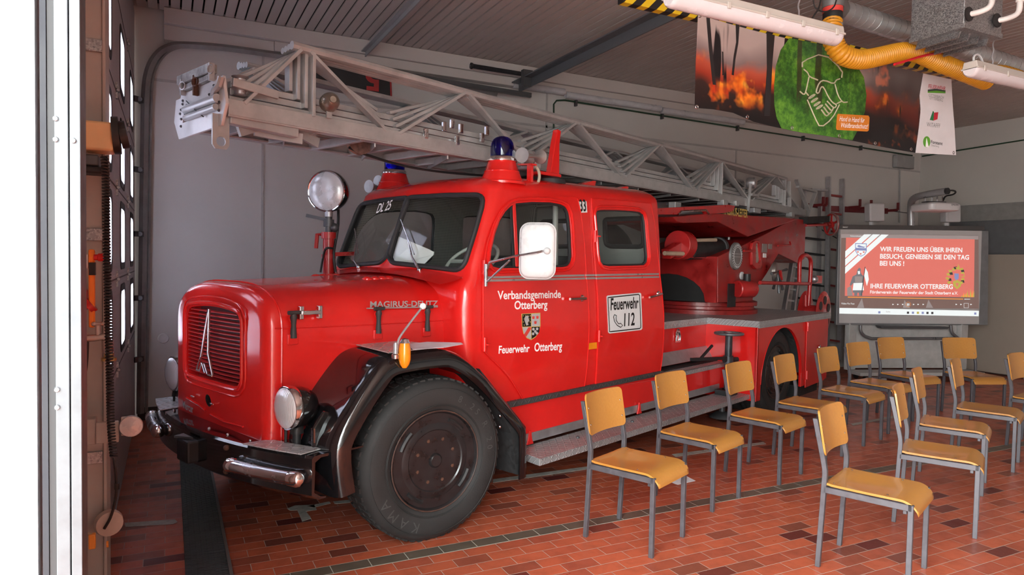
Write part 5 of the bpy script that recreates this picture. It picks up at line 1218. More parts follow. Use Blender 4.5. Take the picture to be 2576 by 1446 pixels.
# ---- front mudguards
FPROF = [(-.52, .40), (-.550, .56), (-.548, .70), (-.42, .88), (-.29, 1.03), (-.22, 1.085), (-.12, 1.105), (.18, 1.105), (.28, 1.085), (.40, 1.02), (.56, .90), (.74, .73), (.90, .58), (.935, .52), (.945, .40), (.945, .20)]
def fender(far):
    P = chaikin([(a, 0, b) for a, b in FPROF], 2); rings = []
    sec = [(.42, -.004), (.06, -.004), (.02, -.010), (-.012, -.030), (-.022, -.060), (-.022, -.105), (-.012, -.105), (-.010, -.062), (.0, -.042), (.03, -.024), (.06, -.018), (.42, -.018)]
    for i, p in enumerate(P):
        t = (P[min(i+1, len(P)-1)]-P[max(i-1, 0)]).normalized(); n = Vector((-t.z, 0, t.x))
        if n.dot(p-Vector((.15, 0, .5))) < 0: n = -n
        rings.append([(p.x+n.x*h, (2*VC-v if far else v), p.z+n.z*h) for v, h in sec])
    return MB().loft(rings).obj('front_mudguard', BLACK, TRK, smooth=50)
fn1 = fender(False); fn2 = fender(True)
MB().prism([(-.20, .0, 1.106), (-.13, .40, 1.106), (.10, .41, 1.106), (.20, .40, 1.106), (.22, .02, 1.106)], (0, 0, .005)).obj('mudguard_plate', TREADB, fn1, smooth=0)
pp_ = [Tz(x, y, 1.122) for x, y in ((1020, 866), (1075, 860), (1160, 862), (1165, 866), (1120, 874), (1040, 880))]
pso = tag(MB().prism([F0+TU*p.x+TV*p.y+Vector((0, 0, p.z)) for p in pp_], (0, 0, .0015)).obj('paper_sheet', mat('leaflet', (.60, .62, .68), .5, var=.3, scale=6), smooth=0), 'printed leaflet lying on the black front mudguard', 'paper')
MB().prism([(.50, .02, .95), (.94, .02, .52), (.94, .02, .20), (.86, .02, .22), (.80, .02, .5)], (0, .36, 0)).obj('wheel_well_rear', mat('dusty_black', (.018, .018, .019), .7, var=.5, scale=40), fn1, smooth=0)
for i in range(3): MB().sphere((.70, .03, .56+.07*i), .012, 6).obj('bolt', ALU, fn1)
# indicator and position whip
q = Tv(1018, 890, -.035)
MB().lathe([(.0, .07), (.026, .06), (.033, .02), (.033, -.03), (.026, -.055), (.012, -.075), (.0, -.078)], q, (0, 0, 1), 18).obj('turn_signal', ORANGE, fn1)
MB().lathe([(.0, .085), (.02, .08), (.032, .06)], q, (0, 0, 1), 16).obj('turn_signal_cap', ALU, fn1)
q2 = Tv(995, 892, -.03); qt = Tv(1064, 770, -.03); qm = Tv(1000, 862, -.03); qn = Tv(1006, 845, -.03)
wh = MB().tube(chaikin([q2, qm, qn, qt], 2), .006, 8).lathe([(.014, -.0), (.014, .05), (.008, .065)], q2+Vector((0, 0, -.0)), (0, 0, 1), 12); wo = wh.obj('position_rod', mat('rod_grey', (.40, .40, .42), .35, .5), fn1)
MB().sphere(qt, .018, 10).obj('rod_ball', WHITE, wo); MB().lathe([(.02, -.02), (.022, 0), (.016, .006)], q2, (0, 0, 1), 14).obj('rod_foot', ALU, wo)

# ---- wheels
def wheel(name, c, ang, flip=1, dual=False):
    """c centre of the outer rim plane, axis along v rotated by ang"""
    ax = Vector((math.sin(ang), -math.cos(ang), 0))*flip    # outward
    r = empty(name, c); r.parent = TRK
    T = [(.285, .01), (.295, .022), (.34, .032), (.40, .034), (.435, .022), (.455, .0), (.466, -.03), (.468, -.10), (.466, -.18), (.455, -.21), (.42, -.235), (.34, -.245), (.285, -.22), (.27, -.1)]
    if dual: T = T[:-2]+[(.34, -.26), (.40, -.27), (.455, -.30), (.466, -.33), (.466, -.46), (.45, -.50), (.34, -.52), (.285, -.5), (.27, -.2)]
    ty = MB().lathe(T, (0, 0, 0), ax, 72)
    a, b = basis(ax)
    N = 58
    for i in range(N):
        t = 2*PI*i/N; d = a*math.cos(t)+b*math.sin(t); tg = -a*math.sin(t)+b*math.cos(t)
        p = d*.452-ax*.012; ty.bar(p-ax*.0, p-ax*.075+tg*.012, .030, .034, d)
        t2 = t+PI/N; d = a*math.cos(t2)+b*math.sin(t2); p = d*.462-ax*.09; ty.bar(p, p-ax*.07, .03, .02, d)
        t2 = t; d = a*math.cos(t2)+b*math.sin(t2); p = d*.455-ax*.19; ty.bar(p, p-ax*.03, .03, .03, d)
    tyo = ty.obj('tyre', TYRE, r, smooth=50)
    for rr, hh in ((.315, .0285), (.322, .030), (.418, .0325)): MB().torus(ax*hh, ax, rr, .0022, 72, 4).obj('tyre_ring', TYRE, tyo)
    rim = MB().lathe([(.293, .012), (.290, .024), (.280, .026), (.272, .016), (.268, -.006), (.262, -.02), (.255, -.012), (.235, .006), (.205, .016), (.180, .018), (.165, .006), (.158, -.008), (.095, -.008), (.085, -.018), (.0, -.02)], (0, 0, 0), ax, 60).obj('rim', RIMM, r)
    MB().torus(ax*.0245, ax, .286, .004, 60, 6).obj('rim_edge', mat('rust_edge', (.06, .028, .02), .6, var=.5, scale=30), rim)
    MB().lathe([(.088, -.02), (.086, .006), (.075, .012), (.068, .0), (.062, -.006), (.045, -.004), (.042, .016), (.032, .026), (.0, .028)], (0, 0, 0), ax, 32).obj('hub', RIMM, rim)
    n0 = None
    for i in range(8):
        t = 2*PI*(i+.5)/8; p = (a*math.cos(t)+b*math.sin(t))*.126
        n_ = MB().lathe([(.017, 0), (.017, .014), (.012, .016), (.010, .024), (0, .025)], p-ax*.008, ax, 6); n_.torus(p-ax*.006, ax, .026, .003, 16, 5); n_.obj('wheel_nut', RUST, rim, smooth=30)
    for i in range(4):
        t = 2*PI*i/4+.6; L_ = [(a*math.cos(t+k*.06)+b*math.sin(t+k*.06))*.238+ax*.0135 for k in range(-4, 5)]
        MB().tube(L_, .013, 6).obj('hand_hole', BLKM, rim)
    return r
fw_c = Tv(1092, 1174, .02); fw_c.z = .462
STEER = math.radians(-9.5)
FWH = wheel('front_wheel', fw_c, STEER)
wheel('front_wheel', Vector((fw_c.x, 2*VC-fw_c.y, .462)), STEER, -1)
wheel('rear_wheel', Vector((4.98, -.03, .465)), 0, 1, True)
wheel('rear_wheel', Vector((4.98, 2*VC+.03, .465)), 0, -1, True)
# tyre lettering KAWMAR style raised letters along the sidewall of the near front wheel
axw = Vector((math.sin(STEER), -math.cos(STEER), 0)); aw = Vector((math.cos(STEER), math.sin(STEER), 0))
def rimtext(s, t0, r0, h, sp_, nm='tyre_lettering', mt=None):
    m_ = MB()
    for i, ch in enumerate(s):
        if ch == ' ': continue
        V_, F_, wd = text_mesh(ch); t = t0-sp_*i
        c_, s__ = math.cos(t), math.sin(t); rad = aw*c_+Vector((0, 0, s__)); tan = aw*s__-Vector((0, 0, c_))
        m_.add([rad*(r0+p.y*h)+tan*((p.x-wd/2)*h)+axw*.0345 for p in V_], F_)
    m_.obj(nm, mt or mat('tyre_letters', (.048, .047, .046), .6), FWH, smooth=0)
rimtext('8.25 R 20', 1.15, .352, .055, .135); rimtext('KAMA', -1.95, .352, .08, -.20 if False else .22)
# ---- front bumper, steps, lamps
def bu(v): return -.63-.185*(1-min(1, abs(v-VC)/.98)**2.2)
bv = [.03+1.94*i/24 for i in range(25)]
bs = [(0, .62), (.012, .632), (.05, .635), (.30, .632), (.30, .624), (.05, .62), (.018, .60), (.014, .45), (.05, .425), (.08, .42), (.08, .412), (.04, .412), (.0, .44)]
bmp = MB().loft([[(bu(v)+du, v, z-.03*0) for du, z in bs] for v in bv]).obj('front_bumper', BLACK, TRK, smooth=40)
for far in (False, True):
    f = (lambda v: 2*VC-v) if far else (lambda v: v)
    pa = [(bu(v)-.035, f(v), .525) for v in (.07, .15, .25, .35, .45, .52)]
    MB().tube(pa, .036, 16).obj('bumper_bar', ALU, bmp)
    for e_, d_ in ((pa[0], -1), (pa[-1], 1)):
        e_ = Vector(e_); n_ = (Vector(pa[1])-Vector(pa[0])).normalized()*(1 if d_ > 0 else -1)
        MB().lathe([(.038, -.05), (.041, -.045), (.041, .0), (.034, .018), (.015, .03), (0, .032)], e_, n_, 18).obj('bar_end', CHR, bmp)
    L_ = [(bu(v)-.012, f(v)) for v in (.08, .2, .3, .42, .46)]; R2 = [(bu(v)+.13, f(v)) for v in (.44, .3, .2, .1)]
    MB().prism([(a, b, .637) for a, b in L_+R2], (0, 0, .006)).obj('step_plate', TREADB, bmp, smooth=0, bevel=.002)
    hl = Vector((-.630, f(.283), .832))
    hd = Vector((-1, (.0 if far else .0), 0)).normalized()
    hu = empty('headlight', hl); hu.parent = TRK
    MB().lathe([(.105, -.006), (.103, .012), (.085, .024), (.05, .032), (.0, .034)], (0, 0, 0), hd, 36).obj('lens', LENS, hu)
    MB().lathe([(.104, .008), (.112, .006), (.116, -.012), (.114, -.034), (.108, -.04)], (0, 0, 0), hd, 40).obj('chrome_ring', CHR, hu)
    MB().lathe([(.109, -.036), (.106, -.075), (.092, -.115), (.066, -.148), (.03, -.166), (0, -.17)], (0, 0, 0), hd, 36).obj('lamp_bucket', BLACK, hu)
    MB().cyl((.06, 0, -.10), (.06, 0, -.205), .022, 14).cyl((.06, 0, -.10), (.06, 0, -.14), .034, 14).cyl((.02, .04, -.12), (.02, .04, -.205), .008, 8).obj('lamp_post', BLKM, hu)
for a, b, z0, z1, mt in ((.90, 1.05, .455, .58, BLKM),):
    MB().box(bu(1.1)-.06, a, z0, bu(1.1)+.02, b, z1).obj('tow_coupling', BLKM, bmp, smooth=0, bevel=.012)
    MB().prism([(bu(1.1)-.08, b-.02, .585), (bu(1.1)-.02, b-.0, .585), (bu(1.1)-.02, a+.02, .585)], (0, 0, .012)).obj('coupling_plate', DGREY, bmp, smooth=0)
for v, z in ((.60, .595), (.60, .47)): MB().sphere((bu(v)-.006, v, z), .016, 6).obj('bumper_bolt', RUST, bmp)
for v in (.30, .5, .7, .9, 1.5): MB().sphere((bu(v)+.06, v, .637), .008, 6).obj('bumper_bolt', ALU, bmp)
MB().prism([(-.56, .14, .635), (-.46, .14, .635), (-.44, .14, .80), (-.50, .14, .82), (-.56, .14, .74)], (0, .03, 0)).obj('bumper_bracket', BLACK, bmp, smooth=0, bevel=.01)
# ---- chassis underneath, with a solid block added to stop light leaks
cs_ = MB()
for v in (.62, 1.30): cs_.box(-.5, v, .50, 6.3, v+.08, .68)
cs_.box(-.3, .70, .36, .5, 1.3, .60).box(4.9, .3, .35, 5.1, 1.7, .55).box(-.1, .3, .36, .12, 1.7, .46).box(.95, .30, .34, 4.4, 1.7, .62).box(.2, .5, .62, .9, 1.5, 1.0).cyl((1.5, 1, .55), (4.9, 1, .48), .06)
cs_.obj('chassis', CHAS, TRK, smooth=0)
MB().box(-.55, .46, .62, .5, 1.54, .70).obj('engine_tray', CHAS, TRK, smooth=0)

# ---- running boards, lower skirt
RB = [Tv(1340, 1163, -.04).x, 4.36]
sk = MB().prism([(.96, .215, .36), (4.30, .215, .34), (4.30, .215, .60), (.96, .215, .625)], (0, .05, 0)).obj('lower_skirt', RED, TRK, smooth=0, bevel=.004)
MB().box(1.02, .205, .335, 4.16, .214, .40).obj('skirt_trim', ALUM, sk, smooth=0, bevel=.002)
MB().box(.94, .19, .615, 3.0, .34, .655).obj('sill_plate', TREADK, sk, smooth=0, bevel=.003)
for u in (1.19, 1.92, 2.62, 3.46):
    MB().prism([(u-.035, .203, .325), (u+.035, .203, .325), (u+.018, .203, .36), (u+.008, .203, .42), (u-.008, .203, .42), (u-.018, .203, .36)], (0, -.012, 0)).obj('skirt_hinge', RED, sk, smooth=0, bevel=.002)
rbd = MB().prism([(1.0, -.055, .30), (4.36, -.055, .295), (4.36, .215, .300), (1.04, .215, .305)], (0, 0, .010)).prism([(1.0, -.055, .262), (4.36, -.055, .258), (4.36, -.055, .305), (1.0, -.055, .310)], (0, .010, 0)).prism([(1.0, -.05, .262), (1.04, .2, .262), (1.04, .2, .308), (1.0, -.05, .308)], (.008, 0, 0)).obj('running_board', TREAD, TRK, smooth=0, bevel=.004)
for u in (1.62, 2.36): MB().sphere((u, .10, .312), .016, 6).obj('board_bolt', DGREY, rbd)
# ---- body behind the cab
BB = .44
mid = MB().box(3.0, BB, .60, 4.36, 1.56, 1.03).obj('equipment_box', RED, TRK, smooth=0, bevel=.004)
MB().prism([(3.0, .36, .645), (4.32, .36, .645), (4.32, .43, .755), (3.0, .43, .755)], (0, .02, .0)).obj('sloped_panel', ALUM, mid, smooth=0, bevel=.002)
hx = Tv(1706, 846, .43); hn = empty('flap_handle', (hx.x, .435, hx.z)); hn.parent = mid
MB().prism([(-.05, 0, -.06), (.05, 0, -.06), (.05, 0, .035), (.02, 0, .075), (-.02, 0, .075), (-.05, 0, .035)], (0, -.006, 0)).obj('handle_plate', CHR, hn, smooth=0, bevel=.004)
MB().tube([(-.03, -.012, -.04), (.03, -.012, -.04), (.034, -.012, 0), (.012, -.012, .045), (-.012, -.012, .045), (-.034, -.012, 0)], .006, 8, True).obj('handle_ring', CHR, hn)
st2 = MB().box(2.98, .20, .60, 4.34, .46, .612).box(2.98, .20, .565, 4.34, .210, .612).obj('upper_step', TREAD, TRK, smooth=0, bevel=.003)
# rear body with the wheel arch
ub0, ub1 = 4.30, 6.42
archpts = [(4.98+.57*math.cos(a), .40+.555*math.sin(a)) for a in [PI*i/22 for i in range(23)]]
prof = [(ub0, .24), (ub0, 1.035), (ub1, 1.035), (ub1, .24), (5.55, .24)]+archpts+[(4.41, .24)]
side = MB().plate(prof, [], .03, lambda a, b, c: (a, -.12+c, b)).obj('rear_body', RED, TRK, smooth=0, bevel=.004)
MB().prism([(ub0, -.12, .24), (ub0, .47, .24), (ub0, .47, 1.035), (ub0, -.12, 1.035)], (.03, 0, 0)).obj('front_panel', RED, side, smooth=0, bevel=.003)
MB().box(ub0+.03, .46, .3, ub1, 2.1, 1.03).box(ub1-.03, -.10, .24, ub1, 2.1, 1.03).obj('rear_panel', RED, side, smooth=0)
MB().loft([[(a, -.09, b) for a, b in archpts], [(a, .46, b) for a, b in archpts]], cap0=False, cap1=False, closed=False).obj('wheel_arch_lining', mat('arch_lining', (.02, .02, .02), .7, var=.5, scale=30), side)
MB().tube([(a, -.120, b) for a, b in archpts], .004, 6).obj('arch_edge', RED, side)
# locker door behind the wheel
dpx = [(2029, 797), (2075, 791), (2072, 955), (2024, 975)]
dq = [Tv(x, y, -.125) for x, y in dpx]
ld = MB().prism([(p.x, -.122, p.z) for p in dq], (0, -.012, 0)).obj('locker_door', RED, TRK, smooth=0, bevel=.004)
for x_, y_ in ((2032, 822), (2029, 943)):
    p = Tv(x_, y_, -.14); MB().cyl(p-Vector((0, 0, .05)), p+Vector((0, 0, .05)), .014, 8).bar(p, p+Vector((.05, 0, 0)), .05, .008, (0, 1, 0)).obj('hinge', RED, ld)
p = Tv(2060, 873, -.14); MB().bar(p-Vector((.04, 0, 0)), p+Vector((.03, 0, .02)), .02, .02).lathe([(.02, 0), (.02, .015)], p, (0, -1, 0), 12).obj('lock_handle', CHR, ld)
MB().box(5.6, -.05, .10, 6.3, .1, .24).obj('rear_step_bracket', CHAS, side, smooth=0)
# deck
dk = MB().prism([(3.02, .43, 1.032), (4.30, .43, 1.032), (4.30, -.13, 1.032), (6.45, -.13, 1.032), (6.45, 2.13, 1.032), (4.30, 2.13, 1.032), (4.30, 1.57, 1.032), (3.02, 1.57, 1.032)], (0, 0, .022)).obj('deck_plate', TREAD, TRK, smooth=0)
MB().box(3.02, .424, .985, 4.295, .43, 1.055).box(4.292, -.136, .99, 4.30, .43, 1.055).box(4.292, -.138, .985, 6.455, -.13, 1.055).box(6.45, -.13, .985, 6.458, 2.1, 1.055).obj('deck_edge', TREAD, dk, smooth=0)
# support jack with hand wheel
j = Tv(1834, 842, .10); ju = j.x; jv = .10
jk = MB().cyl((ju, jv, .36), (ju, jv, .90), .036, 20).cyl((ju, jv, .30), (ju, jv, .36), .055, 20).cyl((ju, jv, .62), (ju, jv, .70), .05, 20).obj('support_jack', mat('jack_steel', (.055, .06, .068), .4, .5, var=.4), TRK)
jw = MB().torus((ju, jv, .925), (0, 0, 1), .135, .013, 44, 10).cyl((ju, jv, .89), (ju, jv, .935), .03, 16)
for i in range(4): a = PI/4+PI/2*i; jw.bar((ju, jv, .918), (ju+.135*math.cos(a), jv+.135*math.sin(a), .925), .022, .01)
jw.obj('jack_hand_wheel', mat('wheel_grey', (.13, .13, .14), .35, .4), jk)
MB().bar((ju-.03, jv, .68), (ju-.55, jv+.12, .70), .03, .03).bar((ju-.42, jv+.09, .70), (ju-.26, jv+.05, .82), .02, .02).cyl((ju-.06, jv+.02, .66), (ju+.1, jv-.05, .66), .025).obj('jack_lever', BLKM, jk)
MB().lathe([(.02, .0), (.05, .0), (.12, -.045), (.13, -.06), (.12, -.065), (0, -.06)], (ju, jv+.05, .13), (0, 0, 1), 24).cyl((ju, jv+.05, .12), (ju, jv+.05, .3), .03).obj('jack_foot', DGREY, jk)
MB().box(ju-.10, jv-.07, .305, ju+.09, jv+.09, .36).obj('jack_base', BLKM, jk, smooth=0, bevel=.006)

# ---- turntable
tt = MB().lathe([(.66, 0), (.66, .045), (.62, .055), (.62, .085), (.655, .095), (.655, .135), (.60, .15), (0, .15)], (5.25, VC, 1.054), (0, 0, 1), 56).obj('turntable', REDD, TRK)
for i in range(20):
    a = 2*PI*i/20; MB().sphere((5.25+.64*math.cos(a), VC+.64*math.sin(a), 1.152), .014, 5).obj('ring_bolt', REDD, tt)
TVN = .42
z7 = lambda x, y: (1620+x*.2905, 480+y*.2905)
def T7(x, y, v=TVN): return Tv(*z7(x, y), v)
up = [T7(x, y) for x, y in ((640, 570), (740, 520), (860, 470), (1080, 360), (1300, 238), (1395, 250), (1400, 330), (1390, 590), (1330, 625), (1165, 545), (1060, 720), (1000, 810), (950, 890), (940, 960), (640, 968))]
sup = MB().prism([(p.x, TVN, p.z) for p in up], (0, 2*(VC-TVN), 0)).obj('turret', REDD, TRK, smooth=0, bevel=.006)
fr_ = up[0].x
q1, q2_ = T7(175, 940), T7(575, 960)
ffz = [up[0].z, up[-1].z]
nr = [Vector((fr_-.01, 2*VC-TVN, ffz[0])), Vector((fr_-.01, TVN, ffz[0])), Vector((fr_-.01, TVN, ffz[1])), Vector((fr_-.01, TVN+.12, ffz[1]))]+[Vector((fr_-.01, VC+.45*math.cos(a), ffz[1]+.02+.28*math.sin(a))) for a in [PI-PI*i/12 for i in range(13)]]+[Vector((fr_-.01, 2*VC-TVN, ffz[1]))]
MB().plate([(p.y, p.z) for p in nr], [], .012, lambda a, b, c: (fr_-.004-c, a, b)).obj('turret_front', REDD, sup, smooth=0)
MB().box(fr_-.002, TVN+.06, ffz[1], fr_+.002, 2*VC-TVN-.06, ffz[1]+.30).obj('recess_shade_sheet', CHAS, sup, smooth=0)  # flat black sheet in the arch, standing in for the shade inside
# tapered ladder cradle with lettering
cv_ = .40
top = [T7(x, y, cv_) for x, y in ((250, 225), (600, 193), (1220, 232), (1330, 245), (900, 397), (640, 268), (340, 278), (282, 265))]
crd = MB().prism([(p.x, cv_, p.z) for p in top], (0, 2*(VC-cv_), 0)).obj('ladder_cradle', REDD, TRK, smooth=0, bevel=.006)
bm2 = [T7(x, y, cv_-.04) for x, y in ((120, 150), (735, 120), (792, 130), (768, 178), (700, 190), (560, 200), (540, 170), (320, 178), (295, 205), (128, 205))]
MB().prism([(p.x, cv_-.04, p.z) for p in bm2], (0, .06, 0)).obj('cradle_beam', REDM, crd, smooth=0, bevel=.004)
MB().tube([T7(x, y, cv_-.045) for x, y in ((295, 205), (325, 178), (540, 168), (560, 198))], .012, 6).obj('cradle_grip', ALU, crd)
A_4, B_4 = T7(690, 200, cv_-.012), T7(905, 232, cv_-.012); k_ = (B_4.x-A_4.x)/text_mesh('MAGIRUS-LEITER', .02)[2]
MB().text('MAGIRUS-LEITER', lambda a, b: (A_4.x+a*k_, cv_-.002, A_4.z+b*k_*1.5+(B_4.z-A_4.z)*a*k_/(B_4.x-A_4.x)), .02).obj('cradle_lettering', GOLD, crd, smooth=0)
# winch drum, levers, wheel
w0, w1 = T7(375, 505, .62), T7(640, 500, .62)
MB().cyl(w0, w1, .115, 22).obj('winch_drum', BLKM, sup); MB().cyl(w1-Vector((.03, 0, 0)), w1+Vector((.02, 0, 0)), .13, 22).obj('drum_flange', DGREY, sup)
h0 = T7(320, 470, .62); MB().lathe([(.15, -.08), (.15, .08), (.1, .1), (0, .1)], h0, (1, 0, 0), 24).bar(h0, h0-Vector((.3, 0, .1)), .1, .1).obj('winch_housing', REDM, sup, smooth=30, bevel=.005)
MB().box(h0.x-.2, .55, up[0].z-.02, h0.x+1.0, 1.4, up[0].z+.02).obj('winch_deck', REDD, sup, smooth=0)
IV = mat('ivory_grip', (.42, .34, .25), .5)
for a, b in (((178, 540), (372, 545)), ((440, 430), (620, 425))): MB().tube([T7(*a, .55), T7(*b, .55)], .022, 10).obj('crank_grip', IV, sup)
hw = T7(735, 372, .75); MB().torus(hw, (0, .12, 1), .19, .013, 32, 8).bar(hw-Vector((.18, 0, 0)), hw+Vector((.18, 0, 0)), .02, .01).bar(hw-Vector((0, .18, 0)), hw+Vector((0, .18, 0)), .02, .01).cyl(hw, hw-Vector((0, 0, .2)), .02).obj('hand_wheel', mat('wheel_steel', (.35, .35, .36), .35, .8), sup)
# indicator dial and gauge
dc = T7(803, 565, TVN-.02)
dl = MB().lathe([(.0, .03), (.125, .03), (.150, .022), (.155, .0)], (dc.x, TVN, dc.z), (0, -1, 0), 36).obj('angle_dial', mat('dial_grey', (.20, .20, .20), .45, .4), sup)
MB().torus((dc.x, TVN-.031, dc.z), (0, 1, 0), .098, .003, 36, 4).box(dc.x-.09, TVN-.034, dc.z-.010, dc.x+.09, TVN-.031, dc.z-.006).box(dc.x-.09, TVN-.034, dc.z+.022, dc.x+.09, TVN-.031, dc.z+.026).obj('dial_marks', LGREY, dl)
dm = MB()
for i in range(28):
    a = 2*PI*i/28; dm.bar((dc.x+.112*math.cos(a), TVN-.031, dc.z+.112*math.sin(a)), (dc.x+.132*math.cos(a), TVN-.030, dc.z+.132*math.sin(a)), .006, .004, (0, 1, 0))
dm.obj('dial_ticks', LGREY, dl, smooth=0)
def outl(L_, v): return [(p.x, p.z) for p in (T7(x, y, v) for x, y in L_)]
go = outl(((915, 640), (910, 500), (918, 450), (945, 430), (975, 432), (985, 460), (1000, 640), (985, 672), (950, 678)), TVN); gi = outl(((945, 620), (945, 470), (958, 445), (972, 455), (985, 600), (975, 625)), TVN)
MB().plate(go, [gi[::-1]], .035, lambda a, b, c: (a, TVN-c, b)).obj('level_gauge', REDM, sup, smooth=20, bevel=.006)
MB().plate(gi, [], .01, lambda a, b, c: (a, TVN-.004-c, b)).obj('gauge_glass', mat('gauge_face', (.30, .27, .23), .3), sup, smooth=0)
for a, b, mt in (((1023, 457), (1062, 535), mat('plate_grey', (.22, .21, .20), .4, .4)), ((1078, 460), (1105, 505), mat('plate_grey', (.22, .21, .20), .4, .4)), ((1030, 540), (1055, 578), SIGNW)):
    p, q = T7(*a), T7(*b); MB().box(p.x, TVN-.006, q.z, q.x, TVN, p.z).obj('instruction_plate', mt, sup, smooth=0)
gp = T7(842, 735); MB().lathe([(.0, .02), (.035, .02), (.046, .015), (.046, 0)], (gp.x, TVN, gp.z), (0, -1, 0), 22).obj('pressure_gauge', LGREY, sup)
mt0 = T7(890, 850, TVN-.1); MB().lathe([(.0, -.14), (.085, -.14), (.095, -.13), (.095, .08), (.08, .10), (.05, .105), (.05, .13), (0, .13)], (mt0.x, TVN-.10, mt0.z), (.9, -.43, 0), 26).obj('slewing_gear', REDM, sup)
MB().cyl((mt0.x, TVN-.10, mt0.z), (mt0.x, TVN-.10, mt0.z+.17), .04, 14).box(mt0.x-.28, TVN-.01, mt0.z-.2, mt0.x-.08, TVN-.004, mt0.z+.06).obj('gear_stub', BLKM, sup)
MB().tube([T7(865, 520, TVN-.03), T7(960, 520, TVN-.04)], .014, 8).tube([T7(1160, 475, TVN-.03), T7(1270, 468, TVN-.05), T7(1262, 440, TVN-.05)], .011, 8).obj('control_lever', REDM, sup)
cp = T7(1133, 700, .36)
cpo = MB().lathe([(.0, .03), (.10, .03), (.115, .02), (.115, -.02), (0, -.02)], cp, (.25, -1, 0), 26).obj('control_panel', mat('panel_steel', (.28, .24, .22), .35, .7), sup)
for dx, dz in ((-.25, -.02), (.22, .03), (.0, -.26), (.12, -.22), (-.18, -.2)): MB().tube([cp+Vector((0, -.03, 0)), cp+Vector((dx*.5, -.05, dz*.5)), cp+Vector((dx, -.06, dz))], [.01, .012, .018], 8).obj('control_handle', DGREY, cpo)
MB().bar(cp+Vector((.03, -.05, .02)), cp+Vector((.06, -.06, -.10)), .035, .02).obj('red_lever', REDM, cpo)
# operator guard rail, hose reel, rear hand wheel
RV = .22
rl = MB().tube(chaikin([T7(x, y, RV) for x, y in ((1345, 800), (1347, 620), (1358, 575), (1385, 556), (1412, 558), (1440, 580), (1448, 640), (1430, 900), (1425, 1010))], 2), .026, 10).tube([T7(1005, 795, RV), T7(1345, 803, RV), T7(1432, 803, RV)], .022, 10).tube([T7(1400, 900, RV), T7(1400, 1000, RV)], .02, 8).obj('guard_rail', REDM, TRK)
p, q = T7(1440, 735, RV), T7(1535, 800, RV); MB().box(p.x, RV-.01, q.z, q.x, RV+.01, p.z).obj('rail_plate', REDM, rl, smooth=0, bevel=.004); MB().sphere(T7(1475, 765, RV-.03), .05, 8).obj('rail_lock', ALUM, rl)
rc_ = T7(1455, 1040, .10); rc_.y = .14
hrl = MB()
for dv_ in (-.10, .12): hrl.lathe([(.0, -.008), (.27, -.008), (.285, .0), (.27, .012), (0, .012)], (6.72, .14+dv_, 1.02), (0, 1, 0), 40)
hrl.cyl((6.72, .05, 1.02), (6.72, .25, 1.02), .10, 24); hro = hrl.obj('hose_reel', REDM, TRK)
for i in range(6):
    a = 2*PI*i/6+.4; MB().lathe([(.0, .002), (.055, .002), (.055, -.002)], (6.72+.17*math.cos(a), .028, 1.02+.17*math.sin(a)), (0, 1, 0), 16).obj('reel_hole', BLKM, hro)
hv = .42
hw_c = Tv(2091, 565, hv); ah = Vector((.80, -.60, .0)).normalized()
hh = MB().torus(hw_c, ah, .155, .016, 40, 10); a_, b_ = basis(ah)
for i in range(5):
    t = 2*PI*i/5+.3; hh.bar(hw_c, hw_c+(a_*math.cos(t)+b_*math.sin(t))*.15, .028, .014, ah)
hho = hh.obj('raising_hand_wheel', REDM, TRK)
MB().tube([hw_c, T7(1400, 298, hv)], .02, 10).lathe([(.05, -.02), (.05, .02)], hw_c, ah, 16).obj('wheel_shaft', REDM, hho)
MB().torus(hw_c-ah*.006, ah, .162, .010, 40, 8).obj('wheel_rim_edge', mat('worn_grey_rim', (.25, .23, .22), .4, .5), hho)
MB().bar(T7(1380, 255, hv), T7(1570, 245, hv), .12, .09).obj('shaft_housing', CHAS, hho)

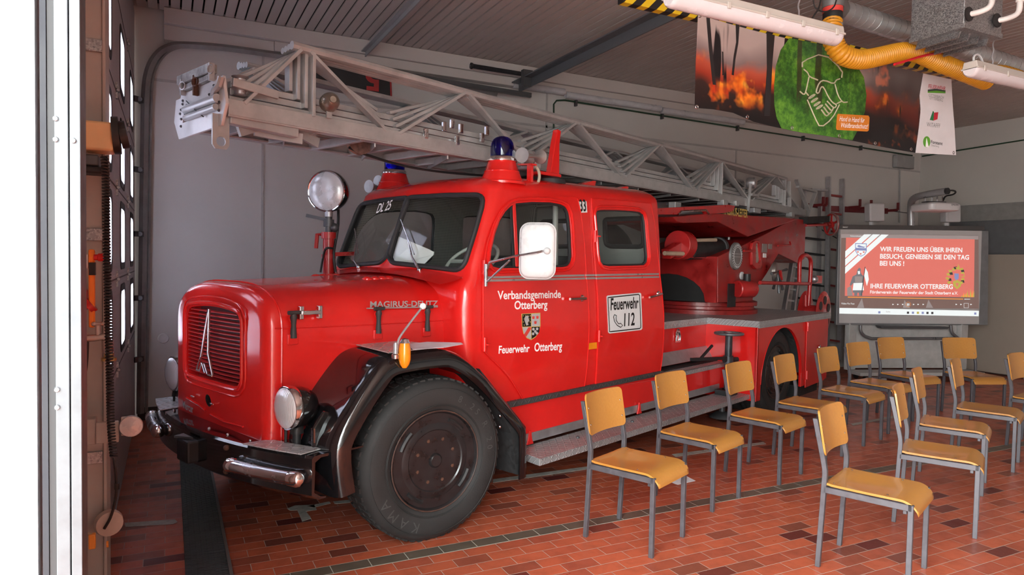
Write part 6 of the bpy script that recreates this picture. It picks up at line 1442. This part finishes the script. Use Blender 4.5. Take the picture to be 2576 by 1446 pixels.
# ---- the ladder: four nested truss sections
LV = .66; LC = .98
lw = Tv
NODT = [(754, 112), (1164, 227), (1444, 305), (1654, 361), (1809, 405), (1947, 439)]
tops = [Tv(x, y, LV).x for x, y in NODT]
lows = [Tv(x, y, LV).x for x, y in ((602, 240), (985, 313), (1320, 380), (1565, 432), (1745, 455), (1884, 478), (2010, 520))]
ZB, ZT = 2.36, 2.80
LU0, LU1 = -.77, 7.72
lad = None
for sct in range(4):
    ins = .034*sct; zb = ZB+.03+.048*sct; zt = ZT-.004*sct; ue = LU1-.06*sct; us = LU0+.02*sct
    root = None
    for far in (False, True):
        f = (lambda v: 2*LC-v) if far else (lambda v: v); v = f(LV+ins)
        m_ = MB().bar((us, v, zb), (ue, v, zb), .038, .085 if sct == 0 else .036)
        if sct == 0: m_.bar((us, f(LV+.02), zb-.045), (ue, f(LV+.02), zb-.045), .07, .012)
        if sct == 0: m_.bar((us+.03, f(LV+.175), zb+.10), (ue-.3, f(LV+.175), zb+.10), .012, .16)
        o = m_.obj('ladder_rail', SILV, None, smooth=0, bevel=.003); o.parent = TRK
        if root is None: root = o
        if lad is None: lad = o
        tr_ = MB().tube([(tops[0]-.05, v, zt), (6.95-.05*sct, v, zt)], .026 if sct == 0 else .019, 8)
        tr_.obj('top_rail', SILV, o)
        tpz = zt-.015; lo_ = zb+.03
        seq = [(lows[0]+.02, lo_, tops[0], tpz)]
        for i in range(len(tops)):
            seq.append((tops[i]+.06, tpz, lows[i+1]-.05, lo_))
            if i+1 < len(tops): seq.append((lows[i+1]+.05, lo_, tops[i+1], tpz))
        for a, za, b, zb_ in seq:
            MB().bar((a, v, za), (b, v, zb_), .020, .052 if sct == 0 else .04, (0, 1, 0)).obj('diagonal', SILV, o, smooth=0, bevel=.002)
        for u in (tops[0]+.08, tops[4]+.05, 6.90):
            MB().bar((u-.03*sct, v, lo_), (u-.03*sct, v, tpz), .020, .055, (0, 1, 0)).obj('post', SILV, o, smooth=0, bevel=.002)
        if sct == 0:
            for i in range(5):
                pass
    if sct == 0:
        for i in range(27):
            u = LU0+.25+i*.31
            MB().bar((u, LV+.02, zb-.03), (u, 2*LC-LV-.02, zb-.03), .035, .05).obj('rung', SILV, root, smooth=0, bevel=.003)
        for i in range(13):
            u = LU0+.35+i*.62; MB().bar((u, LV+.03, zb-.052), (u+.31, 2*LC-LV-.03, zb-.052), .008, .045, (0, 0, 1)).obj('cross_brace', SILV, root, smooth=0)
    else:
        for i in range(27):
            u = LU0+.2+i*.31; MB().cyl((u, LV+ins, zb), (u, 2*LC-LV-ins, zb), .016, 8).obj('rung', SILVD if sct == 3 else SILV, root)
# guide blocks on the near rails
for x_, y_ in ((1071, 335), (1150, 352), (1118, 317), (1138, 310), (1160, 322), (1213, 345), (1225, 328)):
    p = Tv(x_, y_, LV-.02); MB().box(p.x-.012, LV-.026, p.z-.035, p.x+.022, LV, p.z+.032).obj('guide_block', ALU, lad, smooth=0, bevel=.006)
# ladder head
HU = LU0-.02
z5 = lambda x, y: (420+x*.3339, 80+y*.3339)
hq = lambda L_: [(p.y, p.z) for p in (Tu(*z5(x, y), HU) for x, y in L_)]
BSIL = mat('bright_silver', (.62, .61, .61), .38, .4, var=.1)
hd_ = MB().plate(hq([(470, 540), (432, 708), (112, 815), (76, 685), (90, 520), (125, 505), (130, 480), (340, 385), (400, 360), (445, 330)]), [hq([(140, 690), (365, 600), (362, 560), (140, 655)])], .018, lambda a, b, c: (HU-c, a, b)).obj('ladder_head', BSIL, TRK, smooth=0, bevel=.004)
def hp2(x, y, d=0.0): return Tu(*z5(x, y), HU-d)
MB().cyl(hp2(140, 590, .03), hp2(380, 500, .03), .024, 12).cyl(hp2(140, 650, .03), hp2(370, 565, .03), .018, 12).obj('head_roller', SILV, hd_)
WSIL = mat('worn_silver', (.28, .27, .26), .45, .4, var=.5, scale=20)
MB().bar(hp2(105, 375, .02), hp2(345, 275, .02), .05, .05).obj('head_beam', WSIL, hd_, smooth=0, bevel=.005)
MB().bar(hp2(110, 440, .02), hp2(345, 335, .02), .03, .03).obj('head_beam', WSIL, hd_, smooth=0, bevel=.005)
for x_, y0_, y1_, mt in ((120, 480, 360, SILV), (215, 480, 330, RUST), (335, 370, 235, SILV)):
    MB().bar(hp2(x_, y0_, .035), hp2(x_, y1_, .035), .014, .028, (1, 0, 0)).torus(hp2(x_-5, y1_+45, .045), (1, .3, 0), .022, .004, 16, 6).obj('head_hook', mt, hd_)
MB().tube([hp2(410, 340, .03), hp2(395, 400, .035), hp2(360, 440, .035), hp2(345, 500, .03)], .018, 8).obj('head_lever', SILV, hd_)
for x_, y_ in ((120, 520), (118, 545), (150, 555), (108, 588), (100, 618), (136, 620), (108, 658), (106, 712), (355, 405), (320, 473), (385, 460), (395, 530), (392, 592)): MB().sphere(hp2(x_, y_, .02), .008, 5).obj('head_bolt', DGREY, hd_)
MB().tube([hp2(145, 520, .03), hp2(215, 590, .045), hp2(275, 640, .03)], .003, 5).obj('head_wire', BLKM, hd_)
for z in (2.48, 2.545): MB().lathe([(.045, -.02), (.03, -.008), (.03, .008), (.045, .02)], (LU0+.08, LV+.02, z), (0, 0, 1), 18).obj('guide_roller', ALUM, hd_)
MB().bar((LU0+.02, LV-.02, 2.52), (LU0+.28, LV-.02, 2.50), .02, .045).obj('head_bracket', SILV, hd_, smooth=0, bevel=.003)
pt_ = Tv(556, 345, LV+.02); lug = [(pt_.x+a, pt_.z+b) for a, b in ((-.045, .12), (-.045, -.04), (-.03, -.062), (.03, -.062), (.045, -.04), (.045, .12))]
MB().plate(lug, [[(pt_.x+.026*math.cos(-a), pt_.z-.022+.026*math.sin(-a)) for a in [2*PI*i/18 for i in range(18)]]], .012, lambda a, b, c: (a, LV+.02+c, b)).obj('lifting_lug', SILV, hd_, smooth=0)
MB().bar((LU0+.02, LV+.03, 2.335), (LU0+.42, LV+.03, 2.318), .06, .055).obj('rail_box', SILV, hd_, smooth=0, bevel=.004)
for a, b in (((675, 290), (800, 360)), ((600, 330), (700, 300)), ((760, 350), (640, 328))):
    MB().bar(Tv(*a, LV+.06), Tv(*b, LV+.12), .02, .06).obj('head_strut', SILV, hd_, smooth=0)
p = Tv(800, 318, LV+.03); MB().box(p.x-.14, LV+.03, p.z-.03, p.x+.12, LV+.045, p.z+.03).obj('perforated_bracket', SILV, hd_, smooth=0, bevel=.003)
pu = Tv(905, 352, VC-.12); MB().lathe([(.095, -.02), (.08, -.008), (.08, .008), (.095, .02)], pu, (.1, 1, 0), 26).bar(pu-Vector((.12, 0, -.02)), pu+Vector((.14, 0, .02)), .05, .05).obj('cable_pulley', mat('rusty_pulley', (.17, .10, .085), .5, .4, var=.5, scale=30), hd_)
MB().tube(chaikin([pu+Vector((-.08, 0, -.06)), Tv(900, 382, .9), Tv(1000, 415, .9), Tv(1100, 432, .9), Tv(1215, 442, .9), Tv(1290, 446, .9)], 2), .009, 6).obj('slack_cable', BLKM, hd_)
for x_, y_, mt, r_b in ((828, 258, mat('dull_bell', (.30, .26, .22), .35, .8), .055), (1897, 460, LGREY, .07)):
    p = Tv(x_, y_, LV-.05)
    if x_ < 1000:
        MB().lathe([(r_b, .02), (r_b, -.01), (r_b*.92, -.045), (r_b*.6, -.075), (.018, -.085), (.018, -.10), (0, -.10)][::-1], p, (.35, 1, 0), 26).obj('ladder_lamp', mt, lad); MB().bar(p-Vector((0, 0, .09)), p, .035, .01, (0, 1, 0)).obj('lamp_bracket', SILV, lad)
    else:
        MB().lathe([(0, .03), (r_b*.7, .025), (r_b*.95, .01), (r_b, -.06), (r_b*.8, -.09), (0, -.09)], p, (.3, -1, 0), 24).obj('ladder_lamp', ALUM, lad); MB().lathe([(0, .036), (r_b*.65, .03)], p, (.3, -1, 0), 20).obj('lamp_lens', mat('warm_lens', (.45, .36, .28), .3), lad)
        MB().bar(p-Vector((.1, 0, .02)), p-Vector((.1, -.02, .35)), .03, .02).bar(p-Vector((.1, 0, .15)), p-Vector((-.1, 0, .15)), .05, .03).obj('lamp_bracket', SILV, lad)
# rear end frame of the ladder
for x0_, y0_, x1_, y1_ in ((2003, 453, 2034, 528), (1985, 455, 1986, 520), (2006, 470, 2052, 482), (2052, 482, 2030, 545)):
    MB().bar(Tv(x0_, y0_, LV), Tv(x1_, y1_, LV), .03, .05, (0, 1, 0)).obj('end_frame', SILV, lad, smooth=0, bevel=.002)
for x_, y_, s_ in ((1700, 516, .06), (1820, 510, .06), (1900, 530, .10), (1990, 540, .06), (1850, 512, .04)):
    p = Tv(x_, y_, LV-.02); MB().box(p.x-s_, LV-.05, p.z-.03, p.x+s_, LV+.03, p.z+.03).obj('end_block', SILV, lad, smooth=0, bevel=.005)
MB().box(3.4, LV+.05, ZB-.02, 7.2, 2*LC-LV-.05, ZB+.0).obj('ladder_floor', CHAS, lad, smooth=0)
MB().box(1.9, LV-.02, 2.25, 3.0, 2*LC-LV+.02, 2.29).obj('ladder_support_beam', CHAS, TRK, smooth=0)

# ---- roof lamps, horns, ladder rest
def beacon(u, v, z, lit):
    b = empty('beacon', (u, v, z)); b.parent = TRK
    c = MB().lathe([(.168, -.02), (.170, -.004), (.150, .004), (.124, .066), (.126, .072), (.121, .075), (.100, .135), (.096, .142)], (0, 0, 0), (0, 0, 1), 36).obj('beacon_base', RED, b)
    MB().lathe([(.094, .138), (.106, .142), (.106, .156), (.094, .172), (.084, .178)], (0, 0, 0), (0, 0, 1), 36).obj('chrome_collar', CHR, b)
    MB().lathe([(.082, .176), (.083, .20), (.083, .242), (.077, .272), (.063, .296), (.042, .311), (.018, .318), (0, .319)], (0, 0, 0), (0, 0, 1), 36).obj('blue_dome', BLUEG, b, smooth=60)
    MB().cyl((0, 0, .17), (0, 0, .23), .02, 12).lathe([(.0, -.02), (.05, .0), (.062, .03)], (-.01, 0, .235), (-.8, -.5, .1), 20).obj('reflector', CHR, b)
    return b
beacon(1.064, .396, 2.158, 0); beacon(1.064, 1.604, 2.158, 0)
def horns(v0, far):
    rt = None
    hb_ = MB().bar((1.30, v0-.02, 2.16), (1.30, v0-.02, 2.30), .04, .025).bar((1.30, v0-.06, 2.30), (1.30, v0+.08, 2.31), .05, .012).lathe([(.04, 0), (.03, .02)], (1.30, v0-.02, 2.15), (0, 0, 1), 14).obj('horn_bracket', RED, TRK, smooth=30)
    for dv_ in (-.05, .06):
        d = Vector((-.92, -.25, -.10)).normalized(); o = Vector((1.36, v0+dv_, 2.365))
        MB().lathe([(0, -.05), (.045, -.05), (.052, -.04), (.052, -.02), (.035, .0), (.018, .02), (.012, .05), (.014, .14), (.022, .21), (.036, .25), (.05, .272), (.052, .276), (.046, .276), (.0, .27)], o, d, 24).obj('trumpet_horn', mat('horn_metal', (.40, .40, .40), .4, .7), hb_)
    if not far: MB().tube([(1.33+.075*math.cos(a), v0-.02, 2.23+.075*math.sin(a)) for a in [-2.4+.25*i for i in range(15)]], .011, 8).obj('horn_hose', mat('hose_tan', (.42, .38, .30), .4), hb_)
horns(.36, False)
hb2 = MB().bar((1.25, 1.72, 2.14), (1.25, 1.72, 2.26), .04, .025).obj('horn_bracket', RED, TRK)
for x_, y_ in ((923, 470), (946, 458)):
    p = Tv(x_, y_, 1.78); MB().lathe([(.0, .27), (.046, .276), (.052, .276), (.036, .25), (.02, .2), (.012, .1), (.03, .0), (0, -.02)], p+Vector((.25, 0, .0)), (-1, -.2, 0), 22).obj('trumpet_horn', mat('horn_metal', (.40, .40, .40), .4, .7), hb2)
lr = Tv(1385, 446, .46)
lb = MB().box(lr.x-.2, .40, lr.z+.0, lr.x+.06, .52, lr.z+.025).prism([(lr.x-.05, .42, lr.z+.02), (lr.x+.06, .42, lr.z+.02), (lr.x+.055, .42, lr.z+.26), (lr.x+.07, .42, lr.z+.36), (lr.x+.03, .42, lr.z+.37), (lr.x+.0, .42, lr.z+.26)], (0, .05, 0)).obj('ladder_rest', RED, TRK, smooth=0, bevel=.006)
MB().lathe([(.12, 0), (.115, .035), (.07, .055), (0, .055)], (lr.x, .46, lr.z-.055), (0, 0, 1), 26).obj('rubber_foot', RUB, lb)
MB().box(lr.x-.14, .56, lr.z+.06, lr.x+.02, .70, lr.z+.20).obj('horn_compressor', LGREY, lb, smooth=0, bevel=.02)
for u in (2.2, 2.7): MB().prism([(u-.12, .5, 2.24), (u+.12, .5, 2.24), (u+.14, .5, 2.30), (u+.10, .5, 2.30)], (0, .08, 0)).obj('roof_bracket', RED, cab, smooth=0, bevel=.004)
# ---- searchlight on its red stand at the far side of the bonnet
SU, SVv = .5, 1.68
slp = Tv(826, 690, SVv); su = slp.x
ss = empty('searchlight', (su, SVv, 1.45)); ss.parent = TRK
zz_ = lambda x, y: Tv(x, y, SVv).z
MB().cyl((su, SVv, 1.40), (su, SVv, zz_(826, 586)), .042, 18).cyl((su, SVv, zz_(826, 600)), (su, SVv, zz_(826, 584)), .055, 18).cyl((su, SVv, zz_(826, 640)), (su, SVv, zz_(826, 650)), .055, 18).bar((su, SVv, zz_(826, 640)), (su+.2, SVv-.05, zz_(826, 636)), .05, .03).tube([Vector((su-.02, SVv+.05, zz_(826, 590))), Vector((su-.05, SVv+.08, zz_(826, 590))), Vector((su-.06, SVv+.08, zz_(826, 625)))], .016, 8).obj('stand_pole', REDM, ss, loc=-ss.location)
MB().cyl((su, SVv, zz_(826, 584)), (su, SVv, zz_(826, 545)), .026, 14).cyl((su, SVv, zz_(826, 570)), (su, SVv, zz_(826, 552)), .04, 12).bar((su-.02, SVv, zz_(826, 553)), (su-.12, SVv+.12, zz_(826, 543)), .02, .025).sphere((su+.03, SVv-.03, zz_(826, 572)), .035, 6).obj('clamp', DGREY, ss, loc=-ss.location)
MB().cyl((su, SVv, zz_(826, 545)), (su, SVv, zz_(826, 528)), .03, 14).obj('swivel', ALUM, ss, loc=-ss.location)
lc = Tv(822, 481, SVv); ld_ = Vector((-.88, -.47, -.06)).normalized(); rl_ = .148
MB().lathe([(0, .05), (rl_*.5, .046), (rl_*.85, .03), (rl_, .012), (rl_, .0)], lc, ld_, 40).obj('search_lens', mat('search_lens', (.60, .62, .64), .30, .2, .5, .3), ss, loc=-ss.location)
MB().torus(lc+ld_*.012, ld_, rl_+.002, .009, 44, 8).obj('lens_ring', CHR, ss, loc=-ss.location)
MB().lathe([(rl_+.006, .014), (rl_+.012, .0), (rl_+.008, -.05), (rl_*.92, -.11), (rl_*.7, -.165), (rl_*.35, -.19), (0, -.195)], lc, ld_, 40).obj('lamp_housing', BLACK, ss, loc=-ss.location)
MB().tube(chaikin([lc-ld_*.17, Tv(852, 560, SVv-.03), Tv(845, 605, SVv-.03), Tv(838, 640, SVv-.06), Tv(845, 690, SVv-.06)], 2), .010, 6).tube(chaikin([Tv(838, 625, SVv-.08), Tv(818, 622, SVv-.08), Tv(812, 650, SVv), Tv(806, 685, SVv)], 2), .009, 6).obj('lamp_cable', BLKM, ss, loc=-ss.location)
# spare wheel and details behind the cab
MB().torus((3.75, 1.42, 1.62), (.3, 1, 0), .34, .115, 40, 12).obj('spare_tyre', TYRE, TRK)
